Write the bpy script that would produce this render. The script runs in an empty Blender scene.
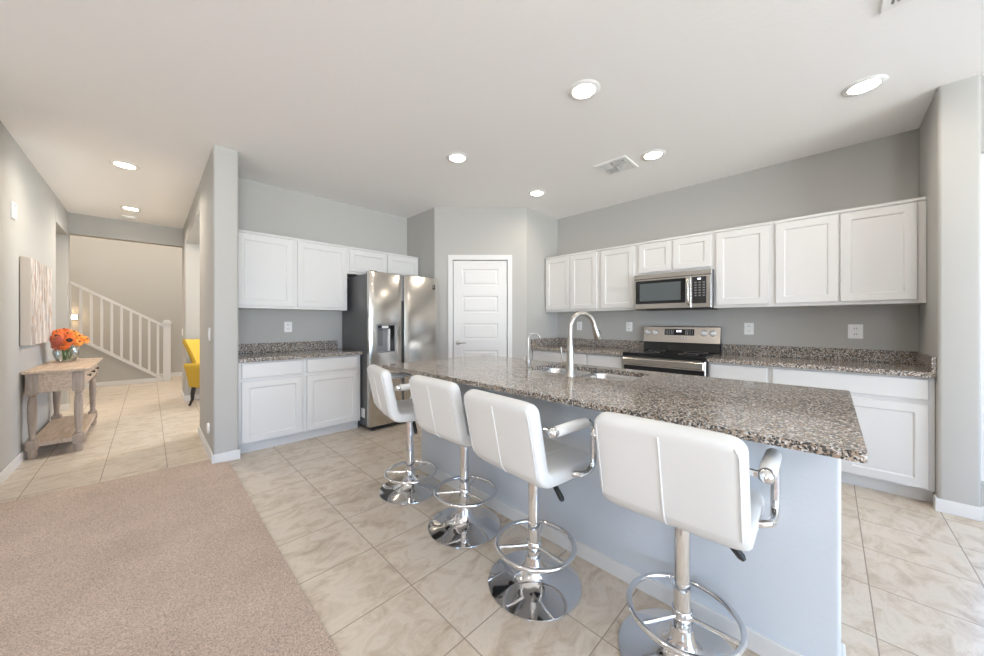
import bpy, bmesh, math, random
from math import pi, sin, cos, radians, atan2, sqrt
from mathutils import Vector, Matrix

SC = bpy.context.scene
COL = SC.collection
rnd = random.Random(7)

# ---------------------------------------------------------------- camera
FPX = 340.5
CAM_H = 1.22
ANG = atan2(338.0, 340.5)                 # view direction, measured from +X towards +Y
cd = bpy.data.cameras.new('camera')
cam = bpy.data.objects.new('camera', cd); COL.objects.link(cam)
cam.location = (0, 0, CAM_H)
cam.rotation_euler = (pi/2, 0, ANG - pi/2)
cd.sensor_width = 36.0
cd.lens = FPX/984*36
cd.shift_y = -6.0/984
cd.clip_start = 0.02
SC.camera = cam

# ---------------------------------------------------------------- world and daylight
SC.view_settings.view_transform = 'Standard'
SC.view_settings.look = 'None'
SC.view_settings.gamma = 1.0
SC.view_settings.use_curve_mapping = False
SC.view_settings.exposure = 1.45
W = bpy.data.worlds.new('sky'); SC.world = W; W.use_nodes = True
nt = W.node_tree
bg = nt.nodes['Background']
tc = nt.nodes.new('ShaderNodeTexCoord'); sp = nt.nodes.new('ShaderNodeSeparateXYZ')
rp = nt.nodes.new('ShaderNodeValToRGB')
nt.links.new(tc.outputs['Generated'], sp.inputs[0]); nt.links.new(sp.outputs['Z'], rp.inputs[0])
rp.color_ramp.elements[0].position = 0.0; rp.color_ramp.elements[0].color = (1.76, 1.78, 1.80, 1)
rp.color_ramp.elements[1].position = 0.45; rp.color_ramp.elements[1].color = (0.28, 0.46, 0.80, 1)
e = rp.color_ramp.elements.new(0.03); e.color = (0.52, 0.72, 1.04, 1)
nt.links.new(rp.outputs[0], bg.inputs[0])
bg.inputs[1].default_value = 4.9

def area(name, loc, rot, sx, sy, energy, color=(1, 1, 1), portal=False, spread=180):
    l = bpy.data.lights.new(name, 'AREA'); l.shape = 'RECTANGLE'; l.size = sx; l.size_y = sy
    l.energy = energy; l.color = color; l.spread = radians(spread)
    o = bpy.data.objects.new(name, l); COL.objects.link(o); o.location = loc; o.rotation_euler = rot
    if portal: l.cycles.is_portal = True
    return o
# portals guide the sky through the window openings, added ones included
area('portal_rear', (-0.3, -6.25, 1.2), (-pi/2, 0, pi), 5.0, 2.2, 1, portal=True)
area('portal_side', (3.72, -0.85, 1.25), (0, pi/2, 0), 2.04, 0.38, 1, portal=True)
area('portal_living', (-5.05, -2.2, 1.3), (0, -pi/2, 0), 2.0, 1.0, 1, portal=True)
area('portal_dining', (4.05, 5.8, 1.45), (0, pi/2, 0), 1.5, 1.6, 1, portal=True)
cy = SC.cycles
cy.max_bounces = 12; cy.diffuse_bounces = 7; cy.glossy_bounces = 5; cy.transmission_bounces = 8; cy.transparent_max_bounces = 12
cy.caustics_reflective = False; cy.caustics_refractive = False
cy.sample_clamp_indirect = 6.0
cy.use_denoising = True

WARM = (1.0, 0.89, 0.76)
LAMP_W = 1.2

# ---------------------------------------------------------------- materials
def mat(name, color, rough=0.5, metal=0.0, spec=0.5, **kw):
    m = bpy.data.materials.new(name); m.use_nodes = True
    b = m.node_tree.nodes['Principled BSDF']
    b.inputs['Base Color'].default_value = (*color, 1)
    b.inputs['Roughness'].default_value = rough
    b.inputs['Metallic'].default_value = metal
    b.inputs['Specular IOR Level'].default_value = spec
    for k, v in kw.items():
        b.inputs[k.replace('_', ' ')].default_value = v
    return m

def nodes(m): return m.node_tree.nodes, m.node_tree.links, m.node_tree.nodes['Principled BSDF']

def add_bump(m, scale, strength, dist=0.002, detail=3, stretch=None):
    N, L, b = nodes(m)
    g = N.new('ShaderNodeNewGeometry'); n = N.new('ShaderNodeTexNoise'); bp = N.new('ShaderNodeBump')
    n.inputs['Scale'].default_value = scale; n.inputs['Detail'].default_value = detail
    if stretch:
        mp = N.new('ShaderNodeMapping'); mp.inputs['Scale'].default_value = stretch
        L.new(g.outputs['Position'], mp.inputs[0]); L.new(mp.outputs[0], n.inputs['Vector'])
    else:
        L.new(g.outputs['Position'], n.inputs['Vector'])
    bp.inputs['Strength'].default_value = strength; bp.inputs['Distance'].default_value = dist
    L.new(n.outputs['Fac'], bp.inputs['Height']); L.new(bp.outputs[0], b.inputs['Normal'])
    return m

def ramp(N, stops, interp='LINEAR'):
    r = N.new('ShaderNodeValToRGB'); r.color_ramp.interpolation = interp
    el = r.color_ramp.elements
    el[0].position, el[0].color = stops[0][0], (*stops[0][1], 1)
    el[1].position, el[1].color = stops[-1][0], (*stops[-1][1], 1)
    for p, c in stops[1:-1]:
        x = el.new(p); x.color = (*c, 1)
    return r

def mix(N, L, fac, a, b, mode='MIX'):
    x = N.new('ShaderNodeMix'); x.data_type = 'RGBA'; x.blend_type = mode
    for sock, v in ((x.inputs[0], fac), (x.inputs[6], a), (x.inputs[7], b)):
        if hasattr(v, 'is_linked') or hasattr(v, 'links'): L.new(v, sock)
        elif isinstance(v, (int, float)): sock.default_value = v
        else: sock.default_value = (*v, 1)
    return x.outputs[2]

M = {}
M['wall'] = add_bump(mat('wall_paint', (0.470, 0.463, 0.442), 0.75, spec=0.25), 55, 0.25, 0.004)
M['ceiling'] = add_bump(mat('ceiling_paint', (0.92, 0.915, 0.91), 0.9, spec=0.1), 40, 0.25, 0.004)
M['trim'] = mat('trim_paint', (0.73, 0.725, 0.72), 0.4)
M['cabinet'] = mat('cabinet_paint', (0.67, 0.663, 0.655), 0.38)
M['island_paint'] = add_bump(mat('island_paint', (0.61, 0.65, 0.70), 0.6), 60, 0.25, 0.004)
M['leather'] = add_bump(mat('white_leatherette', (0.71, 0.715, 0.71), 0.42), 500, 0.12, 0.0006)
M['chrome'] = mat('chrome', (0.78, 0.78, 0.79), 0.07, 1.0)
M['nickel'] = mat('brushed_nickel', (0.50, 0.47, 0.43), 0.28, 1.0)
M['black_glass'] = mat('black_glass', (0.010, 0.010, 0.011), 0.08)
M['black_plastic'] = mat('black_plastic', (0.014, 0.014, 0.015), 0.4)
M['dark_grey'] = mat('dark_grey_steel', (0.15, 0.15, 0.155), 0.45, 0.3)
M['grey_plastic'] = mat('grey_plastic', (0.25, 0.25, 0.26), 0.4)
M['white_plastic'] = mat('white_plastic', (0.85, 0.85, 0.84), 0.35)
M['plate_slot'] = mat('outlet_slot', (0.16, 0.15, 0.15), 0.5)
M['vent_dark'] = mat('vent_shaft', (0.38, 0.38, 0.38), 0.8)
M['yellow'] = add_bump(mat('yellow_fabric', (0.60, 0.40, 0.06), 0.8, spec=0.2), 300, 0.2, 0.001)
M['black_wood'] = mat('black_wood', (0.012, 0.011, 0.010), 0.3)
M['petal_orange'] = mat('petal_orange', (0.80, 0.17, 0.025), 0.6)
M['petal_red'] = mat('petal_dusty_red', (0.50, 0.12, 0.07), 0.65)
M['petal_amber'] = mat('petal_amber', (0.90, 0.34, 0.05), 0.6)
M['flower_dark'] = mat('flower_centre', (0.03, 0.012, 0.01), 0.8)
M['flower_brown'] = mat('flower_centre_brown', (0.30, 0.13, 0.05), 0.8)
M['stem'] = mat('flower_stem', (0.14, 0.22, 0.07), 0.6)
M['silver_logo'] = mat('light_badge', (0.75, 0.75, 0.75), 0.3)

def steel(name, stretch, col=(0.60, 0.57, 0.53), rough=0.2):
    m = mat(name, col, rough, 1.0)
    N, L, b = nodes(m)
    g = N.new('ShaderNodeNewGeometry'); mp = N.new('ShaderNodeMapping'); n = N.new('ShaderNodeTexNoise')
    mp.inputs['Scale'].default_value = stretch; n.inputs['Scale'].default_value = 1.0; n.inputs['Detail'].default_value = 4
    L.new(g.outputs['Position'], mp.inputs[0]); L.new(mp.outputs[0], n.inputs['Vector'])
    bp = N.new('ShaderNodeBump'); bp.inputs['Strength'].default_value = 0.10; bp.inputs['Distance'].default_value = 0.001
    L.new(n.outputs['Fac'], bp.inputs['Height']); L.new(bp.outputs[0], b.inputs['Normal'])
    return m
M['steel'] = steel('stainless_brushed', (6, 6, 700))
M['steel_sink'] = mat('stainless_sink', (0.62, 0.62, 0.62), 0.22, 1.0)

def make_granite():
    m = mat('granite', (0.5, 0.45, 0.4), 0.10)
    N, L, b = nodes(m)
    g = N.new('ShaderNodeNewGeometry')
    v = N.new('ShaderNodeTexVoronoi'); v.inputs['Scale'].default_value = 185; v.inputs['Randomness'].default_value = 1
    nz = N.new('ShaderNodeTexNoise'); nz.inputs['Scale'].default_value = 130; nz.inputs['Detail'].default_value = 2
    L.new(g.outputs['Position'], nz.inputs['Vector'])
    vm = N.new('ShaderNodeVectorMath'); vm.operation = 'MULTIPLY_ADD'
    L.new(nz.outputs['Color'], vm.inputs[0]); vm.inputs[1].default_value = (0.010, 0.010, 0.010)
    L.new(g.outputs['Position'], vm.inputs[2]); L.new(vm.outputs[0], v.inputs['Vector'])
    sep = N.new('ShaderNodeSeparateColor'); L.new(v.outputs['Color'], sep.inputs[0])
    r1 = ramp(N, [(0.0, (0.006, 0.006, 0.007)), (0.24, (0.05, 0.047, 0.045)), (0.34, (0.30, 0.215, 0.15)), (0.53, (0.42, 0.345, 0.275)),
                  (0.68, (0.62, 0.60, 0.575)), (0.86, (0.16, 0.145, 0.13))], 'CONSTANT')
    L.new(sep.outputs[0], r1.inputs[0])
    v2 = N.new('ShaderNodeTexVoronoi'); v2.inputs['Scale'].default_value = 520
    L.new(g.outputs['Position'], v2.inputs['Vector'])
    s2 = N.new('ShaderNodeSeparateColor'); L.new(v2.outputs['Color'], s2.inputs[0])
    r2 = ramp(N, [(0.0, (0.02, 0.02, 0.02)), (0.16, (0.55, 0.5, 0.44)), (0.7, (0.72, 0.70, 0.67))], 'CONSTANT')
    L.new(s2.outputs[1], r2.inputs[0])
    L.new(mix(N, L, 0.10, r1.outputs[0], r2.outputs[0]), b.inputs['Base Color'])
    return m
M['granite'] = make_granite()

def make_tile():
    m = mat('cream_tile', (0.6, 0.52, 0.44), 0.32)
    N, L, b = nodes(m)
    g = N.new('ShaderNodeNewGeometry'); mp = N.new('ShaderNodeMapping')
    mp.inputs['Location'].default_value = (-(0.857 - 0.374*20), -(1.0 - 0.376*20), 0)
    L.new(g.outputs['Position'], mp.inputs[0])
    br = N.new('ShaderNodeTexBrick'); br.offset = 0; br.squash = 1
    br.inputs['Scale'].default_value = 1; br.inputs['Brick Width'].default_value = 0.374; br.inputs['Row Height'].default_value = 0.376
    br.inputs['Mortar Size'].default_value = 0.0026; br.inputs['Mortar Smooth'].default_value = 0.2; br.inputs['Bias'].default_value = 0
    br.inputs['Color1'].default_value = (0, 0, 0, 1); br.inputs['Color2'].default_value = (1, 1, 1, 1); br.inputs['Mortar'].default_value = (0.5, 0.5, 0.5, 1)
    L.new(mp.outputs[0], br.inputs['Vector'])
    # every tile gets its own piece of the marbling
    off = N.new('ShaderNodeVectorMath'); off.operation = 'MULTIPLY_ADD'
    L.new(br.outputs['Color'], off.inputs[0]); off.inputs[1].default_value = (13, 7, 5); L.new(g.outputs['Position'], off.inputs[2])
    n1 = N.new('ShaderNodeTexNoise'); n1.inputs['Scale'].default_value = 8.5; n1.inputs['Detail'].default_value = 8; n1.inputs['Roughness'].default_value = 0.68; n1.inputs['Distortion'].default_value = 0.9
    st = N.new('ShaderNodeMapping'); st.inputs['Scale'].default_value = (0.8, 1.25, 1); L.new(off.outputs[0], st.inputs[0]); L.new(st.outputs[0], n1.inputs['Vector'])
    r = ramp(N, [(0.28, (0.40, 0.315, 0.235)), (0.44, (0.55, 0.47, 0.38)), (0.56, (0.64, 0.57, 0.485)), (0.75, (0.54, 0.49, 0.43))])
    L.new(n1.outputs['Fac'], r.inputs[0])
    L.new(mix(N, L, br.outputs['Fac'], r.outputs[0], (0.33, 0.27, 0.215)), b.inputs['Base Color'])
    rr = N.new('ShaderNodeMapRange'); rr.inputs[3].default_value = 0.30; rr.inputs[4].default_value = 0.8
    L.new(br.outputs['Fac'], rr.inputs[0]); L.new(rr.outputs[0], b.inputs['Roughness'])
    bp = N.new('ShaderNodeBump'); bp.inputs['Strength'].default_value = 0.5; bp.inputs['Distance'].default_value = 0.002; bp.invert = True
    L.new(br.outputs['Fac'], bp.inputs['Height']); L.new(bp.outputs[0], b.inputs['Normal'])
    return m
M['tile'] = make_tile()

def make_carpet():
    m = mat('beige_carpet', (0.5, 0.4, 0.33), 0.95, spec=0.1)
    N, L, b = nodes(m)
    g = N.new('ShaderNodeNewGeometry')
    n = N.new('ShaderNodeTexNoise'); n.inputs['Scale'].default_value = 210; n.inputs['Detail'].default_value = 5; n.inputs['Roughness'].default_value = 0.7
    n2 = N.new('ShaderNodeTexNoise'); n2.inputs['Scale'].default_value = 3.2; n2.inputs['Detail'].default_value = 5
    L.new(g.outputs['Position'], n.inputs['Vector']); L.new(g.outputs['Position'], n2.inputs['Vector'])
    r = ramp(N, [(0.33, (0.29, 0.215, 0.17)), (0.48, (0.65, 0.52, 0.435)), (0.63, (0.88, 0.73, 0.63))])
    L.new(n.outputs['Fac'], r.inputs[0])
    r2 = ramp(N, [(0.3, (0.86, 0.86, 0.86)), (0.7, (1.0, 1.0, 1.0))]); L.new(n2.outputs['Fac'], r2.inputs[0])
    L.new(mix(N, L, 1.0, r.outputs[0], r2.outputs[0], 'MULTIPLY'), b.inputs['Base Color'])
    bp = N.new('ShaderNodeBump'); bp.inputs['Strength'].default_value = 0.9; bp.inputs['Distance'].default_value = 0.01
    L.new(n.outputs['Fac'], bp.inputs['Height']); L.new(bp.outputs[0], b.inputs['Normal'])
    return m
M['carpet'] = make_carpet()

def make_wood(name, c1, c2, stretch):
    m = mat(name, c1, 0.55)
    N, L, b = nodes(m)
    g = N.new('ShaderNodeNewGeometry'); mp = N.new('ShaderNodeMapping'); mp.inputs['Scale'].default_value = stretch
    n = N.new('ShaderNodeTexNoise'); n.inputs['Scale'].default_value = 1; n.inputs['Detail'].default_value = 6; n.inputs['Roughness'].default_value = 0.65
    L.new(g.outputs['Position'], mp.inputs[0]); L.new(mp.outputs[0], n.inputs['Vector'])
    r = ramp(N, [(0.3, c2), (0.65, c1)]); L.new(n.outputs['Fac'], r.inputs[0]); L.new(r.outputs[0], b.inputs['Base Color'])
    return m
M['wood'] = make_wood('weathered_wood', (0.60, 0.47, 0.36), (0.40, 0.29, 0.20), (45, 4, 40))
M['wood_leg'] = make_wood('weathered_wood_leg', (0.46, 0.37, 0.30), (0.30, 0.23, 0.18), (45, 45, 5))

def make_art():
    m = mat('abstract_canvas', (0.8, 0.75, 0.7), 0.7)
    N, L, b = nodes(m)
    g = N.new('ShaderNodeNewGeometry')
    def nz(sc, seed, detail=5):
        mp = N.new('ShaderNodeMapping'); mp.inputs['Scale'].default_value = sc; mp.inputs['Location'].default_value = (seed, seed, seed)
        n = N.new('ShaderNodeTexNoise'); n.inputs['Scale'].default_value = 1; n.inputs['Detail'].default_value = detail; n.inputs['Distortion'].default_value = 0.6
        L.new(g.outputs['Position'], mp.inputs[0]); L.new(mp.outputs[0], n.inputs['Vector']); return n.outputs['Fac']
    base = ramp(N, [(0.35, (0.42, 0.35, 0.30)), (0.5, (0.60, 0.545, 0.50)), (0.68, (0.74, 0.71, 0.68))]); L.new(nz((5, 22, 5), 3), base.inputs[0])
    f1 = ramp(N, [(0.53, (0, 0, 0)), (0.575, (1, 1, 1))]); L.new(nz((4, 38, 3.0), 11), f1.inputs[0])
    c = mix(N, L, f1.outputs[0], base.outputs[0], (0.20, 0.18, 0.175))
    f2 = ramp(N, [(0.55, (0, 0, 0)), (0.62, (1, 1, 1))]); L.new(nz((4, 26, 5), 27), f2.inputs[0])
    L.new(mix(N, L, f2.outputs[0], c, (0.42, 0.25, 0.14)), b.inputs['Base Color'])
    return m
M['art'] = make_art()
M['canvas_side'] = mat('canvas_edge', (0.62, 0.55, 0.48), 0.8)

def emit(name, color, strength):
    m = bpy.data.materials.new(name); m.use_nodes = True
    b = m.node_tree.nodes['Principled BSDF']
    b.inputs['Base Color'].default_value = (0.8, 0.8, 0.8, 1)
    b.inputs['Emission Color'].default_value = (*color, 1); b.inputs['Emission Strength'].default_value = strength
    return m
M['lamp'] = emit('lamp_lens', (1.0, 0.90, 0.74), 9.0)
M['steplamp'] = emit('step_light_lens', (1.0, 0.74, 0.42), 30.0)
M['display'] = emit('display_digits', (0.80, 0.82, 1.0), 1.0)

def make_pane():
    m = bpy.data.materials.new('window_pane'); m.use_nodes = True
    N, L = m.node_tree.nodes, m.node_tree.links
    N.clear(); out = N.new('ShaderNodeOutputMaterial'); mx = N.new('ShaderNodeMixShader')
    t = N.new('ShaderNodeBsdfTransparent'); gl = N.new('ShaderNodeBsdfGlossy'); gl.inputs['Roughness'].default_value = 0.0
    t.inputs[0].default_value = (0.93, 0.96, 0.97, 1); mx.inputs[0].default_value = 0.06
    L.new(t.outputs[0], mx.inputs[1]); L.new(gl.outputs[0], mx.inputs[2]); L.new(mx.outputs[0], out.inputs[0])
    return m
M['pane'] = make_pane()
def make_vase_glass():
    m = bpy.data.materials.new('vase_glass'); m.use_nodes = True
    N, L = m.node_tree.nodes, m.node_tree.links
    N.clear(); out = N.new('ShaderNodeOutputMaterial'); mx = N.new('ShaderNodeMixShader'); fr = N.new('ShaderNodeLayerWeight'); fr.inputs[0].default_value = 0.35
    t = N.new('ShaderNodeBsdfTransparent'); gl = N.new('ShaderNodeBsdfGlossy'); gl.inputs['Roughness'].default_value = 0.02
    t.inputs[0].default_value = (0.93, 0.95, 0.94, 1)
    L.new(fr.outputs['Facing'], mx.inputs[0]); L.new(t.outputs[0], mx.inputs[1]); L.new(gl.outputs[0], mx.inputs[2]); L.new(mx.outputs[0], out.inputs[0])
    return m
M['vase'] = make_vase_glass()

# ---------------------------------------------------------------- mesh helpers
class MB:
    def __init__(s): s.bm = bmesh.new()
    def box(s, x0, x1, y0, y1, z0, z1, bev=0.0, seg=2, vertical=False):
        b2 = bmesh.new()
        g = bmesh.ops.create_cube(b2, size=1.0)
        for v in b2.verts:
            v.co = Vector(((x0+x1)/2 + v.co.x*(x1-x0), (y0+y1)/2 + v.co.y*(y1-y0), (z0+z1)/2 + v.co.z*(z1-z0)))
        if bev > 0:
            ed = [e for e in b2.edges if (not vertical) or abs((e.verts[0].co - e.verts[1].co).normalized().z) > 0.9]
            bmesh.ops.bevel(b2, geom=ed, offset=bev, segments=seg, profile=0.5, affect='EDGES')
        s.merge(b2); return s
    def merge(s, b2, mtx=None):
        if mtx is not None: bmesh.ops.transform(b2, matrix=mtx, verts=b2.verts)
        me = bpy.data.meshes.new('tmp'); b2.to_mesh(me); b2.free(); s.bm.from_mesh(me); bpy.data.meshes.remove(me)
    def grid(s, rows, closed=True, cap=True):
        """rows: list of rings of points (same count); ring closed if closed."""
        vs = [[s.bm.verts.new(p) for p in r] for r in rows]
        n = len(rows[0])
        for a, b in zip(vs, vs[1:]):
            for i in range(n if closed else n-1):
                j = (i+1) % n
                try: s.bm.faces.new((a[i], a[j], b[j], b[i]))
                except ValueError: pass
        if cap and closed:
            for r, f in ((vs[0], True), (vs[-1], False)):
                try: s.bm.faces.new(list(reversed(r)) if f else r)
                except ValueError: pass
        return s
    def lathe(s, prof, c=(0, 0, 0), n=32, axis='Z', cap=True):
        rows = []
        for r, h in prof:
            ring = []
            for i in range(n):
                a = 2*pi*i/n; r_ = max(r, 1e-4)
                if axis == 'Z': p = (c[0]+r_*cos(a), c[1]+r_*sin(a), c[2]+h)
                elif axis == 'X': p = (c[0]+h, c[1]+r_*cos(a), c[2]+r_*sin(a))
                else: p = (c[0]+r_*cos(a), c[1]+h, c[2]+r_*sin(a))
                ring.append(p)
            rows.append(ring)
        return s.grid(rows, True, cap)
    def tube(s, pts, r, n=12, closed=False, flat=1.0):
        P = [Vector(p) for p in pts]; m = len(P)
        rad = r if isinstance(r, (list, tuple)) else [r]*m
        rows = []; up = None
        for i in range(m):
            if closed: t = (P[(i+1) % m] - P[i-1]).normalized()
            else: t = (P[min(i+1, m-1)] - P[max(i-1, 0)]).normalized()
            if up is None:
                up = Vector((0, 0, 1)) if abs(t.z) < 0.9 else Vector((1, 0, 0))
            up = (up - t*up.dot(t)).normalized(); sd = t.cross(up)
            rows.append([P[i] + (up*cos(2*pi*k/n)*flat + sd*sin(2*pi*k/n))*rad[i] for k in range(n)])
        if closed: rows.append(rows[0])
        s.grid(rows, True, not closed)
        if closed: bmesh.ops.remove_doubles(s.bm, verts=s.bm.verts, dist=1e-6)
        return s
    def prism(s, poly, z0, z1):
        lo = [s.bm.verts.new((x, y, z0)) for x, y in poly]; hi = [s.bm.verts.new((x, y, z1)) for x, y in poly]
        n = len(poly)
        s.bm.faces.new(lo[::-1]); s.bm.faces.new(hi)
        for i in range(n): s.bm.faces.new((lo[i], lo[(i+1) % n], hi[(i+1) % n], hi[i]))
        return s
    def poly_ext(s, poly, fn, w0, w1):
        """polygon (u,v) extruded along w, mapped by fn(u,v,w)."""
        a = [s.bm.verts.new(fn(u, v, w0)) for u, v in poly]; b = [s.bm.verts.new(fn(u, v, w1)) for u, v in poly]
        n = len(poly); s.bm.faces.new(a[::-1]); s.bm.faces.new(b)
        for i in range(n): s.bm.faces.new((a[i], a[(i+1) % n], b[(i+1) % n], b[i]))
        return s
    def shaker(s, P, u0, u1, v0, v1, w0, th=0.019, rail=0.057, rec=0.008):
        def ring(i, w): return [s.bm.verts.new(P(u, v, w)) for u, v in ((u0+i, v0+i), (u1-i, v0+i), (u1-i, v1-i), (u0+i, v1-i))]
        R = [ring(0, w0), ring(0, w0+th-0.002), ring(0.002, w0+th), ring(rail, w0+th), ring(rail+0.004, w0+th-0.003), ring(rail+0.009, w0+th-rec)]
        for a, b in zip(R, R[1:]):
            for i in range(4): s.bm.faces.new((a[i], a[(i+1) % 4], b[(i+1) % 4], b[i]))
        s.bm.faces.new(R[0][::-1]); s.bm.faces.new(R[-1]); return s
    def slab(s, P, u0, u1, v0, v1, w0, th=0.019, b=0.004):
        def ring(i, w): return [s.bm.verts.new(P(u, v, w)) for u, v in ((u0+i, v0+i), (u1-i, v0+i), (u1-i, v1-i), (u0+i, v1-i))]
        R = [ring(0, w0), ring(0, w0+th-b), ring(b, w0+th)]
        for a, c in zip(R, R[1:]):
            for i in range(4): s.bm.faces.new((a[i], a[(i+1) % 4], c[(i+1) % 4], c[i]))
        s.bm.faces.new(R[0][::-1]); s.bm.faces.new(R[-1]); return s
    def build(s, name, m, parent=None, smooth=None):
        bm = s.bm
        bmesh.ops.recalc_face_normals(bm, faces=bm.faces)
        if parent is not None:
            bmesh.ops.transform(bm, matrix=wmat(parent).inverted(), verts=bm.verts)
        me = bpy.data.meshes.new(name); bm.to_mesh(me); bm.free()
        if smooth:
            for p in me.polygons: p.use_smooth = True
            me.set_sharp_from_angle(angle=radians(smooth))
        me.materials.append(m if not isinstance(m, str) else M[m])
        o = bpy.data.objects.new(name, me); COL.objects.link(o)
        if parent is not None: o.parent = parent
        return o

def wmat(o):
    m = Matrix.LocRotScale(o.location, o.rotation_euler, None)
    return wmat(o.parent) @ m if o.parent else m

def thing(name, label, cat, loc=(0, 0, 0), rz=0.0, group=None):
    o = bpy.data.objects.new(name, None); COL.objects.link(o)
    o.location = loc; o.rotation_euler = (0, 0, rz); o.empty_display_size = 0.1
    return tag(o, label, cat, group)
def tag(o, label, cat, group=None):
    o['label'] = label; o['category'] = cat
    if group: o['group'] = group
    return o
def struct(mb, name, m, smooth=None):
    o = mb.build(name, m, None, smooth); o['kind'] = 'structure'; return o
def dup(root, loc, rz=0.0, label=None, group=None):
    r = root.copy(); COL.objects.link(r); r.location = loc; r.rotation_euler = (0, 0, rz)
    if label: r['label'] = label
    if group: r['group'] = group
    def kids(a, b):
        for ch in list(a.children):
            c = ch.copy(); COL.objects.link(c); c.parent = b; kids(ch, c)
    kids(root, r)
    return r
def arc(c, r, a0, a1, n, plane='XZ', k=0.0):
    out = []
    for i in range(n+1):
        a = a0 + (a1-a0)*i/n
        if plane == 'XZ': out.append((c[0]+r*cos(a), k, c[1]+r*sin(a)))
        else: out.append((c[0]+r*cos(a), c[1]+r*sin(a), k))
    return out

# ---------------------------------------------------------------- room shell
CEIL = 2.74
XL, YK, XR = -0.79, 4.41, 4.26          # hall wall, refrigerator wall, range wall
HX0, HX1 = 0.39, 0.565                  # wall between hall and kitchen
YE = 3.75                               # its near end

struct(MB().box(-5.2, 5.0, -6.5, 11.2, -0.12, 0.0), 'floor', 'tile')
cp = MB()
cp.prism([(-5.0, -6.3), (0.487, -6.3), (0.487, 3.70), (0.43, 3.725), (0.378, 3.735), (0.378, 3.874), (-0.45, 3.919), (-0.778, 3.937), (-0.778, 3.60), (-5.0, 3.60)], 0.0, 0.011)
struct(cp, 'floor_carpet', 'carpet')
struct(MB().box(-5.2, 4.6, -6.5, 7.66, CEIL, CEIL+0.12), 'ceiling', 'ceiling')
struct(MB().box(-5.2, 4.6, 7.66, 11.2, 5.1, 5.2), 'ceiling_foyer', 'ceiling')

def wall(name, x0, x1, y0, y1, z0=0.0, z1=CEIL, bull=0.0):
    return struct(MB().box(x0, x1, y0, y1, z0, z1, bull, 4, True), name, 'wall', 40 if bull else None)
def base(name, x0, x1, y0, y1, z1=0.085):
    return struct(MB().box(x0, x1, y0, y1, 0.0, z1, 0.004, 2), name, 'trim')

# hall and its openings
wall('wall_left', XL-0.16, XL, 3.60, 6.63, 0, CEIL, 0.018)
wall('wall_left_header', XL-0.16, XL, 6.63, 7.50, 2.43, CEIL)
wall('wall_left_far', -4.2, XL, 7.50, 7.66, 0, CEIL, 0.018)
wall('wall_alcove', -2.6, -2.44, 4.6, 7.5)
wall('wall_alcove_end', -2.44, XL-0.16, 4.6, 4.76)
wall('beam_hall', XL, HX0, 7.50, 7.66, 2.455, CEIL)
wall('wall_hall_right', HX0, HX1, YE, 4.90, 0, CEIL, 0.018)
wall('wall_hall_header', HX0, HX1, 4.90, 7.04, 2.44, CEIL)
wall('wall_dining_far', HX0, 4.1, 7.04, 7.66, 0, CEIL, 0.018)
# dining room side wall with an unseen window added for its light
wall('wall_dining_side', 4.0, 4.1, 4.56, 5.0); wall('wall_dining_side_far', 4.0, 4.1, 6.6, 7.04)
wall('wall_dining_sill', 4.0, 4.1, 5.0, 6.6, 0, 0.7); wall('wall_dining_lintel', 4.0, 4.1, 5.0, 6.6, 2.2, CEIL)
# foyer
wall('wall_foyer_back', -5.2, 2.6, 10.47, 10.62, 0, 5.1)
wall('wall_foyer_right', 2.5, 2.6, 7.66, 10.47, 0, 5.1)
wall('wall_foyer_left', -5.2, -5.05, 7.66, 10.47, 0, 5.1)
wall('wall_foyer_front', -5.05, 2.5, 7.52, 7.66, CEIL+0.12, 5.1)
wall('wall_foyer_side', -5.05, -4.2, 7.52, 7.66, 0, CEIL+0.12)
# kitchen
wall('wall_kitchen_left', HX1, XR+0.15, YK, YK+0.15)
wall('wall_pantry_side', 2.67, 2.77, 3.80, YK)
PD = sqrt(0.5)
def PP(u, v, w):          # on the diagonal: u along it from its left end, w out of the wall
    return (2.68 + u*PD - w*PD, 3.715 - u*PD - w*PD, v)
pw = MB()
def diag_block(mb, u0, u1, v0, v1, w0, w1): mb.poly_ext([(u0, v0), (u1, v0), (u1, v1), (u0, v1)], PP, w0, w1)
DU0, DU1 = 0.237, 0.947   # door leaf
struct((lambda b: (b.poly_ext([(0, 0), (DU0-0.012, 0), (DU0-0.012, 2.05), (DU1+0.012, 2.05), (DU1+0.012, 0), (1.21, 0), (1.21, CEIL), (0, CEIL)], PP, -0.10, 0), b)[1])(MB()), 'wall_pantry', 'wall')
struct(MB().prism([(2.67, 3.725), (2.68, 3.715), (2.751, 3.786), (2.751, 3.80), (2.67, 3.80)], 0, CEIL), 'wall_pantry_corner', 'wall')
wall('wall_pantry_end', 3.5356, XR, 2.86, 2.96)
wall('wall_range', XR, XR+0.15, -0.645, YK)
# stub beside the range run, then the glazed living room wall
wall('wall_stub', 3.59, XR, -0.66, -0.495, 0, CEIL, 0.018)
wall('wall_right_sill', 3.62, 3.76, -1.04, -0.66, 0, 0.23); wall('wall_right_lintel', 3.62, 3.76, -1.04, -0.66, 2.27, CEIL)
wall('wall_right', 3.59, 3.76, -6.3, -1.04)
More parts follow.
